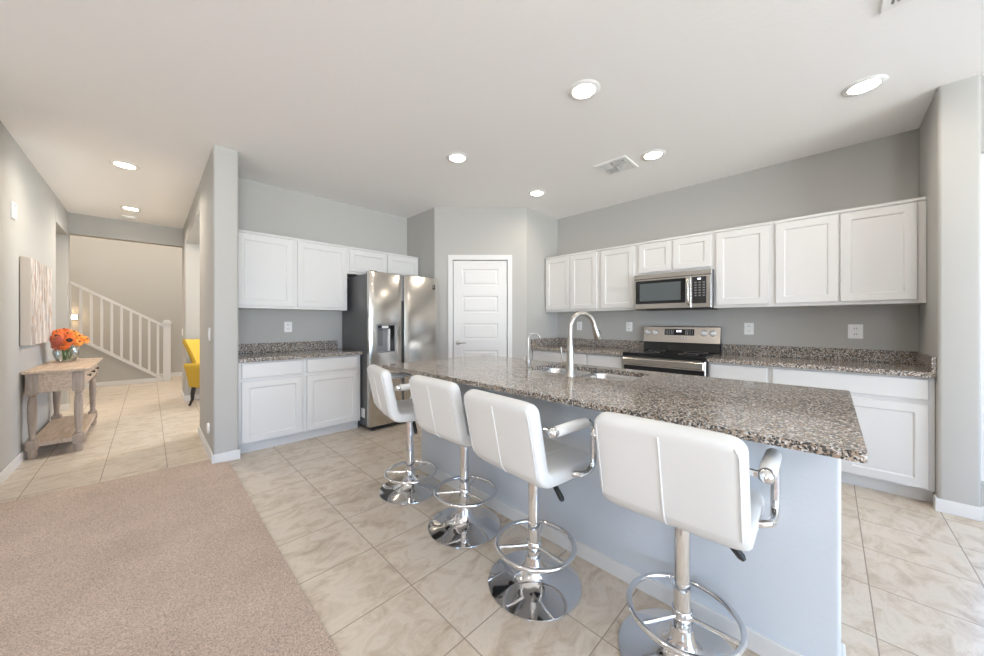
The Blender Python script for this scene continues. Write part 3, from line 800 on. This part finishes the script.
# dispenser
dp = MB(); g = 0.010
rings = [[(x0, y, z0), (x1, y, z0), (x1, y, z1), (x0, y, z1)] for x0, x1, z0, z1, y in (
    (HO[0]-0.004, HO[1]+0.004, HO[2]-0.004, HO[3]+0.004, FY+0.012), (HO[0]-0.004, HO[1]+0.004, HO[2]-0.004, HO[3]+0.004, FY-0.001),
    (HO[0]+g, HO[1]-g, HO[2]+g, HO[3]-g, FY+0.003), (HO[0]+g, HO[1]-g, HO[2]+g, HO[3]-g, FY+0.055))]
dp.grid(rings, True, False); dp.bm.faces.new([v for v in list(dp.bm.verts)[-4:]])
dpo = dp.build('dispenser', 'grey_plastic', dL)
MB().box(HO[1]-0.062, HO[1]-0.012, FY+0.004, FY+0.054, HO[2]+0.012, HO[3]-0.012).build('dark_side_panel', 'black_glass', dpo)
MB().box(HO[0]+0.012, HO[1]-0.064, FY+0.006, FY+0.05, HO[3]-0.045, HO[3]-0.012).build('dark_header', 'black_plastic', dpo)
MB().box(HO[0]+0.06, HO[0]+0.14, FY+0.003, FY+0.02, HO[3]-0.042, HO[3]-0.014, 0.003).build('control_display', 'silver_logo', dpo)
MB().box(HO[0]+0.022, HO[0]+0.085, FY+0.03, FY+0.052, HO[2]+0.075, HO[3]-0.06, 0.004).build('paddle', 'dark_grey', dpo)
MB().box(HO[1]-0.085, HO[1]-0.064, FY+0.010, FY+0.052, HO[2]+0.014, HO[3]-0.05, 0.003).build('light_strip', 'silver_logo', dpo)
# badge on the right door: an open arch over a bar
bd = MB(); bx, bz = 2.572, 1.662; by = FY+0.006
q = 0.68
bd.tube([(bx-0.021*q, by, bz-0.015*q), (bx-0.023*q, by, bz+0.02*q)] + [(bx-0.023*q*cos(a), by, bz+q*(0.022+0.016*sin(a))) for a in (0.5, 1.0, 1.57, 2.1, 2.6)] + [(bx+0.023*q, by, bz+0.02*q), (bx+0.021*q, by, bz-0.015*q)], 0.0055, 8)
bd.box(bx-0.027*q, bx+0.027*q, by-0.005, by+0.004, bz-0.036*q, bz-0.016*q)
bd.build('badge', 'black_plastic', dR)
MB().box(FX0-0.001, FX0+0.001, FY+0.135, FY+0.235, 0.13, 0.235).build('rating_sticker', 'white_plastic', t)
for x in (FX0+0.05, FX1-0.05): MB().box(x-0.04, x+0.04, FY+0.02, FY+0.13, 1.766, 1.795, 0.006).build('hinge_cover', 'dark_grey', t)

# ---------------------------------------------------------------- microwave
MX, MY0, MY1, MZ0, MZ1 = 3.885, 0.820, 1.570, 1.362, 1.740
t = thing('microwave', 'stainless over-the-range microwave under the short wall cabinet', 'microwave', (MX, 1.195, MZ0))
PM = lambda u, v, w: (MX-w, u, v)
MB().box(MX, XR-0.004, MY0, MY1, MZ0+0.004, MZ1, 0.003).build('body', 'grey_plastic', t)
dm = MB(); dm.slab(PM, 0.994, MY1, MZ0, MZ1-0.052, 0.001, 0.030, 0.004); d = dm.build('door', 'steel', t)
MB().slab(PM, 1.045, MY1-0.020, MZ0+0.056, MZ1-0.068, 0.031, 0.0015, 0.0008).build('window', 'black_glass', d)
MB().slab(PM, 1.09, MY1-0.065, MZ0+0.088, MZ1-0.10, 0.0325, 0.001, 0.0005).build('window_screen', mat('microwave_screen', (0.10, 0.115, 0.12), 0.25), d)
MB().tube([PM(1.018, MZ0+0.04, 0.028), PM(1.018, MZ0+0.055, 0.052), PM(1.018, MZ0+0.09, 0.058), PM(1.018, MZ1-0.125, 0.058), PM(1.018, MZ1-0.09, 0.052), PM(1.018, MZ1-0.075, 0.028)], 0.012, 12).build('handle', 'steel', d, 50)
cp_ = MB().slab(PM, MY0, 0.992, MZ0, MZ1-0.052, 0.001, 0.030, 0.004).build('control_panel', 'steel', t)
MB().slab(PM, MY0+0.042, 0.986, MZ0+0.045, MZ1-0.068, 0.031, 0.0015, 0.0008).build('keypad', 'black_plastic', cp_)
MB().slab(PM, 0.908, 0.938, MZ1-0.096, MZ1-0.082, 0.0325, 0.0008, 0.0003).build('clock_display', 'display', cp_)
kb = mat('key_grey', (0.22, 0.22, 0.23), 0.5)
for r in range(6):
    for c in range(3):
        u = 0.955 - c*0.036; v = MZ1-0.125 - r*0.026
        MB().slab(PM, u-0.010, u+0.010, v-0.006, v+0.006, 0.0325, 0.0008, 0.0003).build('key', kb, cp_)
MB().slab(PM, MY0, MY1, MZ1-0.048, MZ1, 0.001, 0.026, 0.004).build('top_strip', 'steel', t)
MB().box(MX-0.02, XR-0.03, MY0+0.02, MY1-0.02, MZ0-0.012, MZ0+0.004).build('underside_grille', 'black_plastic', t)

# ---------------------------------------------------------------- range
RY0, RY1, RXF = 0.808, 1.583, 3.625
t = thing('electric_range', 'stainless electric range with black glass cooktop and backguard', 'range', (3.9, 1.195, 0))
PG = lambda u, v, w: (RXF-w, u, v)
MB().box(RXF+0.002, XR-0.03, RY0, RY1, 0.03, 0.862).build('body', 'dark_grey', t)
MB().box(RXF-0.035, XR-0.07, RY0-0.002, RY1+0.002, 0.862, 0.898, 0.006).build('cooktop', 'black_glass', t)
for bx_, by_, br in ((3.78, 1.0, 0.085), (3.78, 1.39, 0.11), (4.05, 1.0, 0.11), (4.05, 1.39, 0.085)):
    MB().lathe([(br-0.004, 0.8982), (br-0.004, 0.8986), (br, 0.8986), (br, 0.8982)], (bx_, by_, 0), 36, cap=False).build('burner_ring', 'grey_plastic', t)
MB().slab(PG, RY0+0.004, RY1-0.004, 0.235, 0.855, 0.0, 0.028, 0.004).build('oven_door', 'steel', t)
MB().slab(PG, RY0+0.010, RY1-0.010, 0.28, 0.765, 0.028, 0.002, 0.001).build('oven_window', 'black_glass', t)
hn = MB()
hn.slab(PG, RY0+0.012, RY1-0.012, 0.778, 0.842, 0.045, 0.016, 0.006)
hn.build('door_handle', 'steel', t)
for yy in (RY0+0.05, RY1-0.05): MB().box(RXF-0.046, RXF-0.026, yy-0.015, yy+0.015, 0.795, 0.825).build('handle_post', 'steel', t)
MB().slab(PG, RY0+0.004, RY1-0.004, 0.05, 0.225, 0.0, 0.026, 0.004).build('storage_drawer', 'steel', t)
bgx = XR-0.07
lo = MB(); lo.poly_ext([(4.16, 0.898), (XR-0.012, 0.898), (XR-0.012, 0.992), (4.175, 0.992)], lambda u, v, w: (u, w, v), RY0+0.006, RY1-0.006); lo.build('backguard_base', 'black_glass', t)
BGX0, BGX1 = 4.165, 4.195
bk = MB(); bk.poly_ext([(BGX0, 0.992), (XR-0.010, 0.992), (XR-0.010, 1.170), (BGX1+0.01, 1.170), (BGX1, 1.162)], lambda u, v, w: (u, w, v), RY0, RY1)
bko = bk.build('backguard', 'steel', t)
def PB(u, v, w):  # on the sloped face; v is world z
    k = (v-0.992)/(1.162-0.992); return (BGX0+(BGX1-BGX0)*k - w*0.985, u, v + w*0.17)
MB().slab(PB, 1.050, 1.352, 1.072, 1.140, 0.0005, 0.002, 0.0008).build('display_panel', 'black_glass', bko)
for u0, u1 in ((1.212, 1.226), (1.196, 1.204), (1.178, 1.190)):
    MB().slab(PB, u0, u1, 1.106, 1.128, 0.0026, 0.0006, 0.0002).build('clock_digit', 'display', bko)
for k, u in enumerate((1.335, 1.318, 1.30, 1.28, 1.262, 1.13, 1.112, 1.09, 1.068)):
    MB().slab(PB, u-0.0035, u+0.0035, 1.078, 1.132, 0.0026, 0.0005, 0.0002).build('touch_key', 'grey_plastic', bko)
MB().slab(PB, 1.105, 1.165, 1.040, 1.052, 0.0005, 0.001, 0.0003).build('badge', 'silver_logo', bko)
for a, b in ((1.158, 1.146), (1.132, 1.122)):
    MB().slab(PB, b, a, 1.0425, 1.0500, 0.0016, 0.0004, 0.0001).build('badge_mark', 'black_plastic', bko)
for u in (1.541, 1.457, 0.956, 0.876):
    disc_on(m := MB(), PB, u, 1.098, 0.0, 0.006, 0.031, 28); kn = m.build('knob', 'chrome', bko, 40)
    disc_on(m := MB(), PB, u, 1.098, 0.006, 0.028, 0.025, 28, 0.021); m.build('knob_cap', 'silver_logo', kn, 40)

# ---------------------------------------------------------------- bar stools
def stool_proto():
    t = thing('bar_stool', 'x', 'bar stool', (0, 0, 0), 0, 'white bar stools along the island')
    # centre line of the shell in (x forward, z): top of back -> bend -> seat front
    W0, T0 = 0.219, 0.036
    cl = []
    A = Vector((-0.232, 0.905)); B = Vector((-0.174, 0.630)); c_r = 0.056
    for k in range(9): cl.append(A.lerp(B, k/8))
    dirb = (B-A).normalized()
    # circular bend to horizontal
    nrm = Vector((-dirb.y, dirb.x));  nrm = nrm if nrm.x > 0 else -nrm
    cen = B + nrm*c_r
    a0 = atan2((B-cen).y, (B-cen).x); a1 = -pi/2
    if a0 > 0: a0 -= 2*pi
    for k in range(1, 9):
        a = a0 + (a1-a0)*k/8; cl.append(Vector((cen.x+c_r*cos(a), cen.y+c_r*sin(a))))
    nb = len(cl)
    E_ = cl[-1]; 
    for k in range(1, 11): cl.append(Vector((E_.x + (0.195-E_.x)*k/10, E_.y - 0.004*sin(pi*k/10))))
    # refine near both ends so the corners round off
    def refine(pts, head):
        a, b = (pts[0], pts[1]) if head else (pts[-1], pts[-2])
        L = (b-a).length; ss = [0.0, 0.003, 0.009, 0.018, 0.030, 0.044]
        ex = [a + (b-a)*min(s/L, 0.999) if s < L else None for s in ss]
        # place along the polyline direction
        out = [a + (b-a).normalized()*s for s in ss]
        if head: return out + [p for p in pts[1:] if (p-a).length > 0.05]
        return [p for p in pts[:-1] if (p-a).length > 0.05] + out[::-1]
    cl = refine(cl, True); cl = refine(cl, False)
    s = [0.0]
    for p, q in zip(cl, cl[1:]): s.append(s[-1]+(q-p).length)
    Ltot = s[-1]
    rows = []; info = []
    for i, p in enumerate(cl):
        tg = (cl[min(i+1, len(cl)-1)] - cl[max(i-1, 0)]).normalized()
        nn = Vector((tg.y, -tg.x));  # points to the outer (rear / under) side
        if i < 3 and nn.x > 0: nn = -nn
        e = min(s[i], Ltot-s[i])
        rc, rt = 0.045, 0.028
        w = W0 - (rc - sqrt(max(rc*rc-(rc-e)**2, 0)) if e < rc else 0)
        th = T0 - (rt - sqrt(max(rt*rt-(rt-e)**2, 0)) if e < rt else 0)
        th = max(th, 0.004)
        f = s[i]/Ltot
        if f > 0.5: th *= 1.0
        info.append((p, nn, w, th))
        ring = []
        n = 28
        for k in range(n):
            a = 2*pi*k/n; ca, sa = cos(a), sin(a)
            ex = 0.28
            yy = w*math.copysign(abs(ca)**ex, ca); oo = th*math.copysign(abs(sa)**0.45, sa)
            q = p - nn*oo
            ring.append((q.x, yy, q.y))
        rows.append(ring)
    split = next(i for i, p in enumerate(cl) if p.y < 0.625 and i > 6)
    bk = MB().grid(rows[:split+1]).build('backrest', 'leather', t, 60)
    st = MB().grid(rows[split:]).build('seat', 'leather', t, 60)
    # pleat seam down the rear
    sm = [Vector((p.x, 0, p.y)) + Vector((nn.x, 0, nn.y))*(th+0.0008) for p, nn, w, th in info[4:split+4]]
    MB().tube(sm, 0.0034, 8).build('rear_pleat', 'leather', bk, 60)
    for sgn in (-1, 1):     # piping round the edge of the rear panel
        ed = [Vector((p.x, sgn*(w-0.016), p.y)) + Vector((nn.x, 0, nn.y))*(th*0.915) for p, nn, w, th in info[3:split+1]]
        MB().tube(ed, 0.0022, 8).build('edge_piping', 'leather', bk, 60)
    for off in (-0.07, 0.07):   # quilting seams over seat and inner back
        ed = [Vector((p.x, off, p.y)) - Vector((nn.x, 0, nn.y))*(th+0.0003) for p, nn, w, th in info[4:-5]]
        MB().tube(ed, 0.0022, 6).build('quilting_seam', 'leather', st, 60)
    # arms
    for sgn in (-1, 1):
        y = sgn*0.251
        pts = [(-0.160, y, 0.796), (-0.08, y, 0.797), (0.055, y, 0.797)]
        pts += [(0.055+0.05*sin(a), y, 0.747+0.05*cos(a)) for a in (0.3, 0.6, 0.9, 1.2, 1.57)]
        pts += [(0.105, y, 0.70), (0.104, y, 0.64)]
        pts += [(0.052+0.052*cos(a), y, 0.635-0.052*sin(a)) for a in (0.3, 0.7, 1.1, 1.57)]
        pts += [(0.025, y*0.97, 0.582), (0.005, y*0.88, 0.582), (0.0, y*0.80, 0.582)]
        ar = MB().tube(pts, 0.0125, 12).build('armrest', 'chrome', t, 60)
        MB().tube([(-0.153, y, 0.797), (-0.147, y, 0.797), (-0.05, y, 0.798), (0.045, y, 0.797), (0.052, y, 0.797)], [0.017, 0.021, 0.0215, 0.021, 0.018], 18).build('arm_pad', 'leather', ar, 60)
        MB().lathe([(0.0, -0.016), (0.010, -0.014), (0.017, -0.006), (0.0195, 0.0), (0.0195, 0.018), (0.0, 0.018)], (-0.170, y, 0.797), 18, 'X', False).build('end_cap', 'chrome', ar, 50)
        MB().box(-0.170, -0.152, *sorted((sgn*0.205, sgn*0.250)), 0.789, 0.805, 0.003).build('bracket', 'chrome', ar)
    # post, collar, foot ring, base
    MB().box(-0.03, 0.11, -0.08, 0.08, 0.528, 0.542, 0.004).build('seat_plate', 'black_plastic', t)
    MB().lathe([(0.0, 0.10), (0.0285, 0.10), (0.0285, 0.288), (0.0265, 0.290), (0.0265, 0.538), (0.0, 0.538)], (0, 0, 0), 28, cap=False).build('column', 'chrome', t, 40)
    fr = MB(); fr.tube([(0.180*cos(2*pi*k/48)+0.008, 0.180*sin(2*pi*k/48), 0.172) for k in range(48)], 0.0105, 12, True)
    for a in (0.5, 0.5+2*pi/3, 0.5+4*pi/3):
        fr.tube([(0.02*cos(a), 0.02*sin(a), 0.170), (0.180*cos(a)+0.008, 0.180*sin(a), 0.172)], 0.0075, 10)
    fr.lathe([(0.029, 0.150), (0.034, 0.153), (0.034, 0.190), (0.029, 0.193), (0.029, 0.150)], (0, 0, 0), 28, cap=False)
    fr.build('foot_ring', 'chrome', t, 60)
    MB().lathe([(0.0, 0.0), (0.210, 0.0), (0.216, 0.003), (0.215, 0.008), (0.18, 0.0145), (0.13, 0.0205), (0.10, 0.028), (0.075, 0.041), (0.055, 0.063), (0.042, 0.092), (0.037, 0.118), (0.034, 0.128), (0.0, 0.128)], (0, 0, 0), 64, cap=False).build('base', 'chrome', t, 60)
    lv = MB().tube([(0.0, -0.05, 0.535), (-0.01, -0.10, 0.529), (-0.015, -0.130, 0.516)], 0.0055, 8)
    lo = lv.build('height_lever', 'chrome', t, 60)
    MB().tube([(-0.012, -0.118, 0.522), (-0.015, -0.130, 0.514), (-0.019, -0.176, 0.468), (-0.020, -0.184, 0.460)], [0.008, 0.0115, 0.0125, 0.007], 10).build('lever_grip', 'black_plastic', lo, 60)
    return t
P0 = stool_proto()
ST = [((1.342, 2.175), -13, -0.045, 'white bar stool nearest the refrigerator, turned to show its side and seat'),
      ((1.335, 1.557), -2, 0.035, 'second white bar stool from the refrigerator, overlapping the next one'),
      ((1.272, 0.985), -5, 0.008, 'third white bar stool from the refrigerator, its whole chrome base in view'),
      ((1.353, 0.378), 1, 0.0, 'white bar stool at the window end, nearest the camera and largest')]
stools = [P0] + [dup(P0, (0, 0, 0)) for _ in ST[1:]]
for o, ((x, y), a, ringz, lab) in zip(stools, ST):
    o.location = (x, y, 0); o.rotation_euler = (0, 0, radians(a)); o['label'] = lab
    for ch in o.children:
        if ch.name.startswith('foot_ring'): ch.location.z = ringz      # each foot ring is clamped at its own height

# ---------------------------------------------------------------- hall furniture
TX0, TX1, TY0, TY1, TZ = -0.772, -0.432, 5.02, 6.24, 0.785
t = thing('console_table', 'weathered wood console table with turned legs against the hall wall', 'console table', ((TX0+TX1)/2, (TY0+TY1)/2, 0))
MB().box(TX0-0.008, TX1+0.035, TY0-0.055, TY1+0.10, TZ-0.024, TZ, 0.005).build('tabletop', 'wood', t)
ap = MB()
s_ = 0.075
for x0, x1, y0, y1 in ((TX0+0.01, TX1-0.02, TY0+0.012, TY0+0.032), (TX0+0.01, TX1-0.02, TY1-0.032, TY1-0.012), (TX0+0.012, TX0+0.03, TY0+0.032, TY1-0.032)):
    MB().box(x0, x1, y0, y1, 0.585, TZ-0.024).build('apron', 'wood', t)
MB().box(TX1-0.035, TX1-0.012, TY0+0.032, TY1-0.032, 0.60, TZ-0.024).build('apron', 'wood', t)
n = 3; w = (TY1-TY0-2*s_)/n
for k in range(n):
    a = TY0+s_+w*k
    d = MB().box(TX1-0.014, TX1-0.002, a+0.008, a+w-0.008, 0.628, TZ-0.038, 0.002).build('drawer', 'wood', t)
    MB().lathe([(0.006, 0), (0.006, 0.012), (0.014, 0.018), (0.011, 0.026), (0.0, 0.028)], (TX1-0.003, a+w/2, 0.690), 14, 'X', False).build('knob', 'black_plastic', d, 50)
prof = [(0.030, 0.165), (0.022, 0.172), (0.030, 0.182), (0.021, 0.195), (0.024, 0.22), (0.031, 0.34), (0.033, 0.44), (0.029, 0.52), (0.022, 0.545), (0.031, 0.556), (0.024, 0.566), (0.031, 0.576)]
for x in (TX0+s_/2, TX1-s_/2):
    for y in (TY0+s_/2, TY1-s_/2):
        m = MB(); h = s_/2-0.002
        m.lathe([(0.0, 0.0), (0.024, 0.0), (0.030, 0.02), (0.031, 0.055), (0.024, 0.075), (0.0, 0.075)], (x, y, 0), 20, cap=False)
        m.box(x-h, x+h, y-h, y+h, 0.075, 0.165, 0.005)
        m.lathe([(0.0, 0.16)] + [(r*0.88, z) for r, z in prof] + [(0.0, 0.58)], (x, y, 0), 20, cap=False)
        m.box(x-h, x+h, y-h, y+h, 0.572, TZ-0.024, 0.003)
        m.build('leg', 'wood_leg', t, 40)
sh = MB(); sh.box(TX0+0.012, TX1-0.012, TY0+0.028, TY1-0.028, 0.100, 0.140, 0.003); sh = sh.build('shelf', 'wood', t)
vx, vy = -0.640, 5.96
t = thing('glass_vase', 'clear round glass vase of flowers on the console table', 'vase', (vx, vy, TZ))
MB().lathe([(0.0, 0.001), (0.055, 0.001), (0.066, 0.006), (0.085, 0.05), (0.098, 0.10), (0.092, 0.135), (0.075, 0.155), (0.078, 0.165), (0.072, 0.165), (0.070, 0.155), (0.087, 0.133), (0.092, 0.10), (0.080, 0.052), (0.062, 0.012), (0.0, 0.010)], (vx, vy, TZ), 28, cap=False).build('bowl', 'vase', t, 60)

def flower_proto(pm, cm, name, big=1.0):
    cr = 1.15 if cm == 'flower_dark' else 0.55
    t = thing('silk_flower', name, 'flower', (0, 0, 0), 0, 'orange silk flowers in the glass vase')
    m = MB()
    for layer, (n, R, lift) in enumerate(((13, 0.054, -0.15), (12, 0.050, 0.25), (9, 0.036, 0.8))):
        for k in range(n):
            a = 2*pi*k/n + layer*0.3 + rnd.uniform(-.08, .08); R_ = R*big*rnd.uniform(.88, 1.08)
            ca, sa = cos(a), sin(a); rows = []
            for f, w in ((0.12, 0.15), (0.4, 0.9), (0.7, 1.0), (0.9, 0.6), (1.0, 0.08)):
                r = R_*f; hw = 0.0088*big*w; z = R_*lift*f - 0.018*f*f*big
                rows.append([(ca*r - sa*hw, sa*r + ca*hw, z), (ca*r, sa*r, z+0.003), (ca*r + sa*hw, sa*r - ca*hw, z), (ca*r, sa*r, z-0.0015)])
            m.grid(rows)
    m.lathe([(0.0, -0.008), (0.012, -0.004), (0.012, 0.004), (0.0, 0.006)], (0, 0, 0), 10, cap=False)
    m.build('petals', pm, t)
    MB().lathe([(0.0, 0.002), (0.022*cr, 0.006), (0.020*cr, 0.016), (0.010*cr, 0.021), (0.0, 0.022)], (0, 0, 0), 16, cap=False).build('flower_centre', cm, t, 50)
    return t
heads = []
# direction on the bunch (azimuth seen from above, elevation), colour
CAMDIR = atan2(-vy, -vx)
# (sideways along the picture direction (+ towards the hall), towards the camera, height, colour, label)
bunch = [(0.020, 0.165, 0.215, 'o', 'orange flower with big black centre, lower of the two dark-eyed blooms'),
         (-0.060, 0.190, 0.255, 'o', 'orange flower with big black centre, upper of the two dark-eyed blooms'),
         (-0.125, 0.140, 0.205, 'r', 'dusty red flower low on the canvas side of the bunch'),
         (-0.120, 0.110, 0.265, 'r', 'dusty red flower higher on the canvas side of the bunch'),
         (-0.185, 0.200, 0.235, 'r', 'dusty red flower at the edge of the bunch nearest the canvas'),
         (-0.070, 0.130, 0.165, 'r', 'dusty red flower drooping over the front of the vase rim'),
         (-0.020, 0.00, 0.215, 'r', 'dusty red flower buried behind the dark-eyed blooms'),
         (0.085, 0.070, 0.195, 'a', 'amber flower low on the hall side of the bunch'),
         (0.085, 0.045, 0.255, 'a', 'amber flower mid height on the hall side of the bunch'),
         (0.140, 0.030, 0.220, 'a', 'amber flower at the outermost hall-side edge of the bunch'),
         (0.050, 0.015, 0.300, 'a', 'amber flower near the top on the hall side'),
         (0.110, -0.06, 0.245, 'a', 'amber flower behind the bunch on the hall side'),
         (0.010, 0.070, 0.285, 'p', 'plain orange flower near the top, above the dark-eyed blooms'),
         (-0.065, 0.080, 0.305, 'p', 'plain orange flower near the top on the canvas side'),
         (-0.015, -0.02, 0.325, 'p', 'plain orange flower on the very top, tilted away from the camera'),
         (0.040, -0.10, 0.260, 'p', 'plain orange flower at the back of the bunch'),
         (-0.020, 0.140, 0.165, 'p', 'plain orange flower below the dark-eyed blooms at the vase rim')]
cdir = Vector((-vx, -vy, 0)).normalized(); sdir = Vector((-cdir.y, cdir.x, 0))
if sdir.x < 0: sdir = -sdir
protos = {}
for su, to, hh, c, lab in bunch:
    off = sdir*su + cdir*to + Vector((0, 0, hh-0.17))
    d = off.normalized()
    hh += 0.022
    pos = Vector((vx, vy, TZ+hh)) + sdir*su + cdir*to
    pos.x = max(pos.x, XL+0.10)
    d = (d + cdir*(0.9 if c == 'o' else 0.25)).normalized()
    if c not in protos:
        pm, cm = {'o': ('petal_orange', 'flower_dark'), 'r': ('petal_red', 'flower_brown'), 'a': ('petal_amber', 'flower_brown'), 'p': ('petal_orange', 'flower_brown')}[c]
        f = protos[c] = flower_proto(pm, cm, lab); 
    else: f = dup(protos[c], (0, 0, 0), 0, lab)
    f['label'] = lab
    f.location = pos; f.rotation_mode = 'QUATERNION'
    q = (d + Vector((0, 0, 0.15))).normalized().to_track_quat('Z', 'Y'); f.rotation_quaternion = q
    # its stem reaches down into the vase (each stem has its own bend)
    mtx = Matrix.LocRotScale(pos, q, None).inverted()
    foot = Vector((vx + rnd.uniform(-.03, .03), vy + rnd.uniform(-.03, .03), TZ+0.016))
    neck = Vector((vx + d.x*0.04, vy + d.y*0.04, TZ+0.16))
    sp_ = []
    for k in range(9):
        u = k/8; sp_.append(mtx @ (foot*(1-u)**2 + neck*2*u*(1-u) + (pos - d*0.006)*u*u))
    for ch in list(f.children):
        if ch.name.startswith('stem'): bpy.data.objects.remove(ch)
    m = MB().tube(sp_, 0.0028, 6); o = m.build('stem', 'stem'); o.parent = f

t = thing('wall_art', 'thick canvas with streaky birch-bark abstract on the hall wall', 'wall art', (XL, 5.42, 1.4))
MB().box(XL+0.004, -0.728, 4.967, 5.883, 1.015, 1.788, 0.003).build('stretcher', 'canvas_side', t)
MB().slab(lambda u, v, w: (-0.728+w, u, v), 4.970, 5.880, 1.018, 1.785, 0.0, 0.0015, 0.0005).build('painting', 'art', t)

# yellow armchair at the dining opening
t = thing('armchair', 'yellow upholstered armchair with black legs beyond the hall opening', 'armchair', (0.775, 6.62, 0), radians(-42))
mt = wmat(t)
def tloc(mb): bmesh.ops.transform(mb.bm, matrix=mt, verts=mb.bm.verts); return mb
def soft(mb, k=2):
    bmesh.ops.subdivide_edges(mb.bm, edges=mb.bm.edges, cuts=1, use_grid_fill=True)
    return mb
bk = MB()
rows = []
for f in range(13):
    u = f/12; z = 0.40 + 0.575*u
    x = -0.215 - 0.17*u**1.5; hw = 0.275 + 0.055*u**2; th = 0.055*(1-0.25*u)
    if f == 12: th *= 0.45; hw -= 0.02
    ring = []
    for k in range(28):
        a = 2*pi*k/28; ca, sa = cos(a), sin(a)
        yy = hw*math.copysign(abs(ca)**0.35, ca); xx = th*math.copysign(abs(sa)**0.6, sa)
        xx += 0.10*(abs(yy)/hw)**3          # wings curl forward
        zz = z - (0.02 if f > 9 else 0)*(1-(abs(yy)/hw)**2)
        ring.append((x+xx, yy, zz))
    rows.append(ring)
bko = tloc(bk.grid(rows)).build('backrest', 'yellow', t, 60)
for zz in (0.62, 0.76):
    for yy in (-0.14, 0.0, 0.14):
        u = (zz-0.40)/0.575; x = -0.215-0.17*u**1.5+0.055*(1-0.25*u)
        tloc(MB().lathe([(0.0, 0.0), (0.014, 0.0), (0.012, 0.007), (0.0, 0.009)], (x-0.001, yy, zz), 12, 'X', False)).build('tuft_button', 'yellow', bko, 50)
tloc(MB().box(-0.26, 0.30, -0.24, 0.24, 0.30, 0.47, 0.04, 4)).build('seat', 'yellow', t, 60)
for s in (-1, 1):
    rows = []
    for z, x1, o, hw in ((0.275, 0.20, 0.225, 0.03), (0.40, 0.25, 0.25, 0.035), (0.52, 0.29, 0.28, 0.042), (0.575, 0.315, 0.30, 0.055), (0.61, 0.31, 0.305, 0.045), (0.622, 0.28, 0.305, 0.02)):
        ring = []
        for k in range(20):
            a = 2*pi*k/20; ca, sa = cos(a), sin(a)
            xx = (-0.28+x1)/2 + (x1+0.28)/2*math.copysign(abs(ca)**0.3, ca); ring.append((xx, s*o + hw*math.copysign(abs(sa)**0.6, sa), z))
        rows.append(ring)
    tloc(MB().grid(rows)).build('arm', 'yellow', t, 60)
tloc(MB().box(-0.27, 0.27, -0.24, 0.24, 0.255, 0.31, 0.02, 3)).build('seat_rail', 'yellow', t, 60)
for sx in (-1, 1):
    for sy in (-1, 1):
        tloc(MB().tube([(sx*0.22, sy*0.22, 0.27), (sx*0.235, sy*0.225, 0.18), (sx*0.235, sy*0.23, 0.09), (sx*0.265, sy*0.245, 0.0)], [0.030, 0.026, 0.019, 0.014], 12)).build('leg', 'black_wood', t, 60)

# ---------------------------------------------------------------- staircase
SYF = 9.75
def zb(x): return 0.048 + (0.189-x)*0.770      # top of the knee wall
def zr(x): return 1.150 + (0.248-x)*0.655      # hand rail
kw = MB(); kw.poly_ext([(0.21, 0), (0.21, zb(0.21)), (-3.4, zb(-3.4)), (-3.4, 0)], lambda u, v, w: (u, w, v), SYF, SYF+0.10)
struct(kw, 'wall_stair', 'wall')
base('baseboard_stair', -3.4, 0.20, SYF-0.013, SYF)
stp = MB()
poly = [(-0.20, 0.0)]
x, z = -0.20, 0.0
for k in range(12):
    z += 0.18; poly.append((x, z)); x -= 0.234; poly.append((x, z))
poly += [(x, 0.0)]
stp.poly_ext(poly, lambda u, v, w: (u, w, v), SYF+0.101, 10.456)
struct(stp, 'stair_steps', 'carpet')
t = thing('stair_railing', 'white wooden stair railing with square balusters and newel post', 'stair railing', (0.26, SYF, 0))
nx0, nx1 = 0.205, 0.320
pst = MB(); pst.box(nx0, nx1, SYF-0.04, SYF+0.075, 0.0, 1.19, 0.004); np_ = pst.build('newel_post', 'trim', t)
MB().box(nx0-0.018, nx1+0.018, SYF-0.058, SYF+0.093, 1.19, 1.225, 0.006).build('newel_cap', 'trim', np_)
MB().box(nx0+0.01, nx1-0.01, SYF-0.03, SYF+0.065, 1.225, 1.262, 0.010).build('newel_top', 'trim', np_)
XE = -3.0
def bar(name, f, h0, h1, y0, y1, x0, x1, ):
    MB().poly_ext([(x0, f(x0)+h0), (x1, f(x1)+h0), (x1, f(x1)+h1), (x0, f(x0)+h1)], lambda u, v, w: (u, w, v), y0, y1).build(name, 'trim', t)
bar('handrail', zr, -0.055, 0.0, SYF-0.01, SYF+0.05, nx0, -2.35)
bar('stringer_cap', zb, -0.012, 0.045, SYF-0.02, SYF+0.12, nx0, -2.35)
for x in [0.130-0.1265*k for k in range(18)]:
    MB().poly_ext([(x-0.018, zb(x-0.018)+0.045), (x+0.018, zb(x+0.018)+0.045), (x+0.018, zr(x+0.018)-0.055), (x-0.018, zr(x-0.018)-0.055)], lambda u, v, w: (u, w, v), SYF+0.002, SYF+0.038).build('baluster', 'trim', t)
t = thing('stair_light', 'small glowing oblong wall light behind the stair balusters', 'wall light', (-1.06, 10.47, 1.32))
MB().box(-1.20, -0.98, 10.44, 10.469, 1.265, 1.365, 0.006).build('housing', 'white_plastic', t)
MB().box(-1.185, -0.995, 10.432, 10.441, 1.278, 1.352, 0.003).build('lens', 'steplamp', t)
l = bpy.data.lights.new('stair_light_glow', 'POINT'); l.energy = 0.6; l.color = (1.0, 0.66, 0.35); l.shadow_soft_size = 0.05
o = bpy.data.objects.new('stair_light_glow', l); COL.objects.link(o); o.location = (-1.09, 10.36, 1.315)
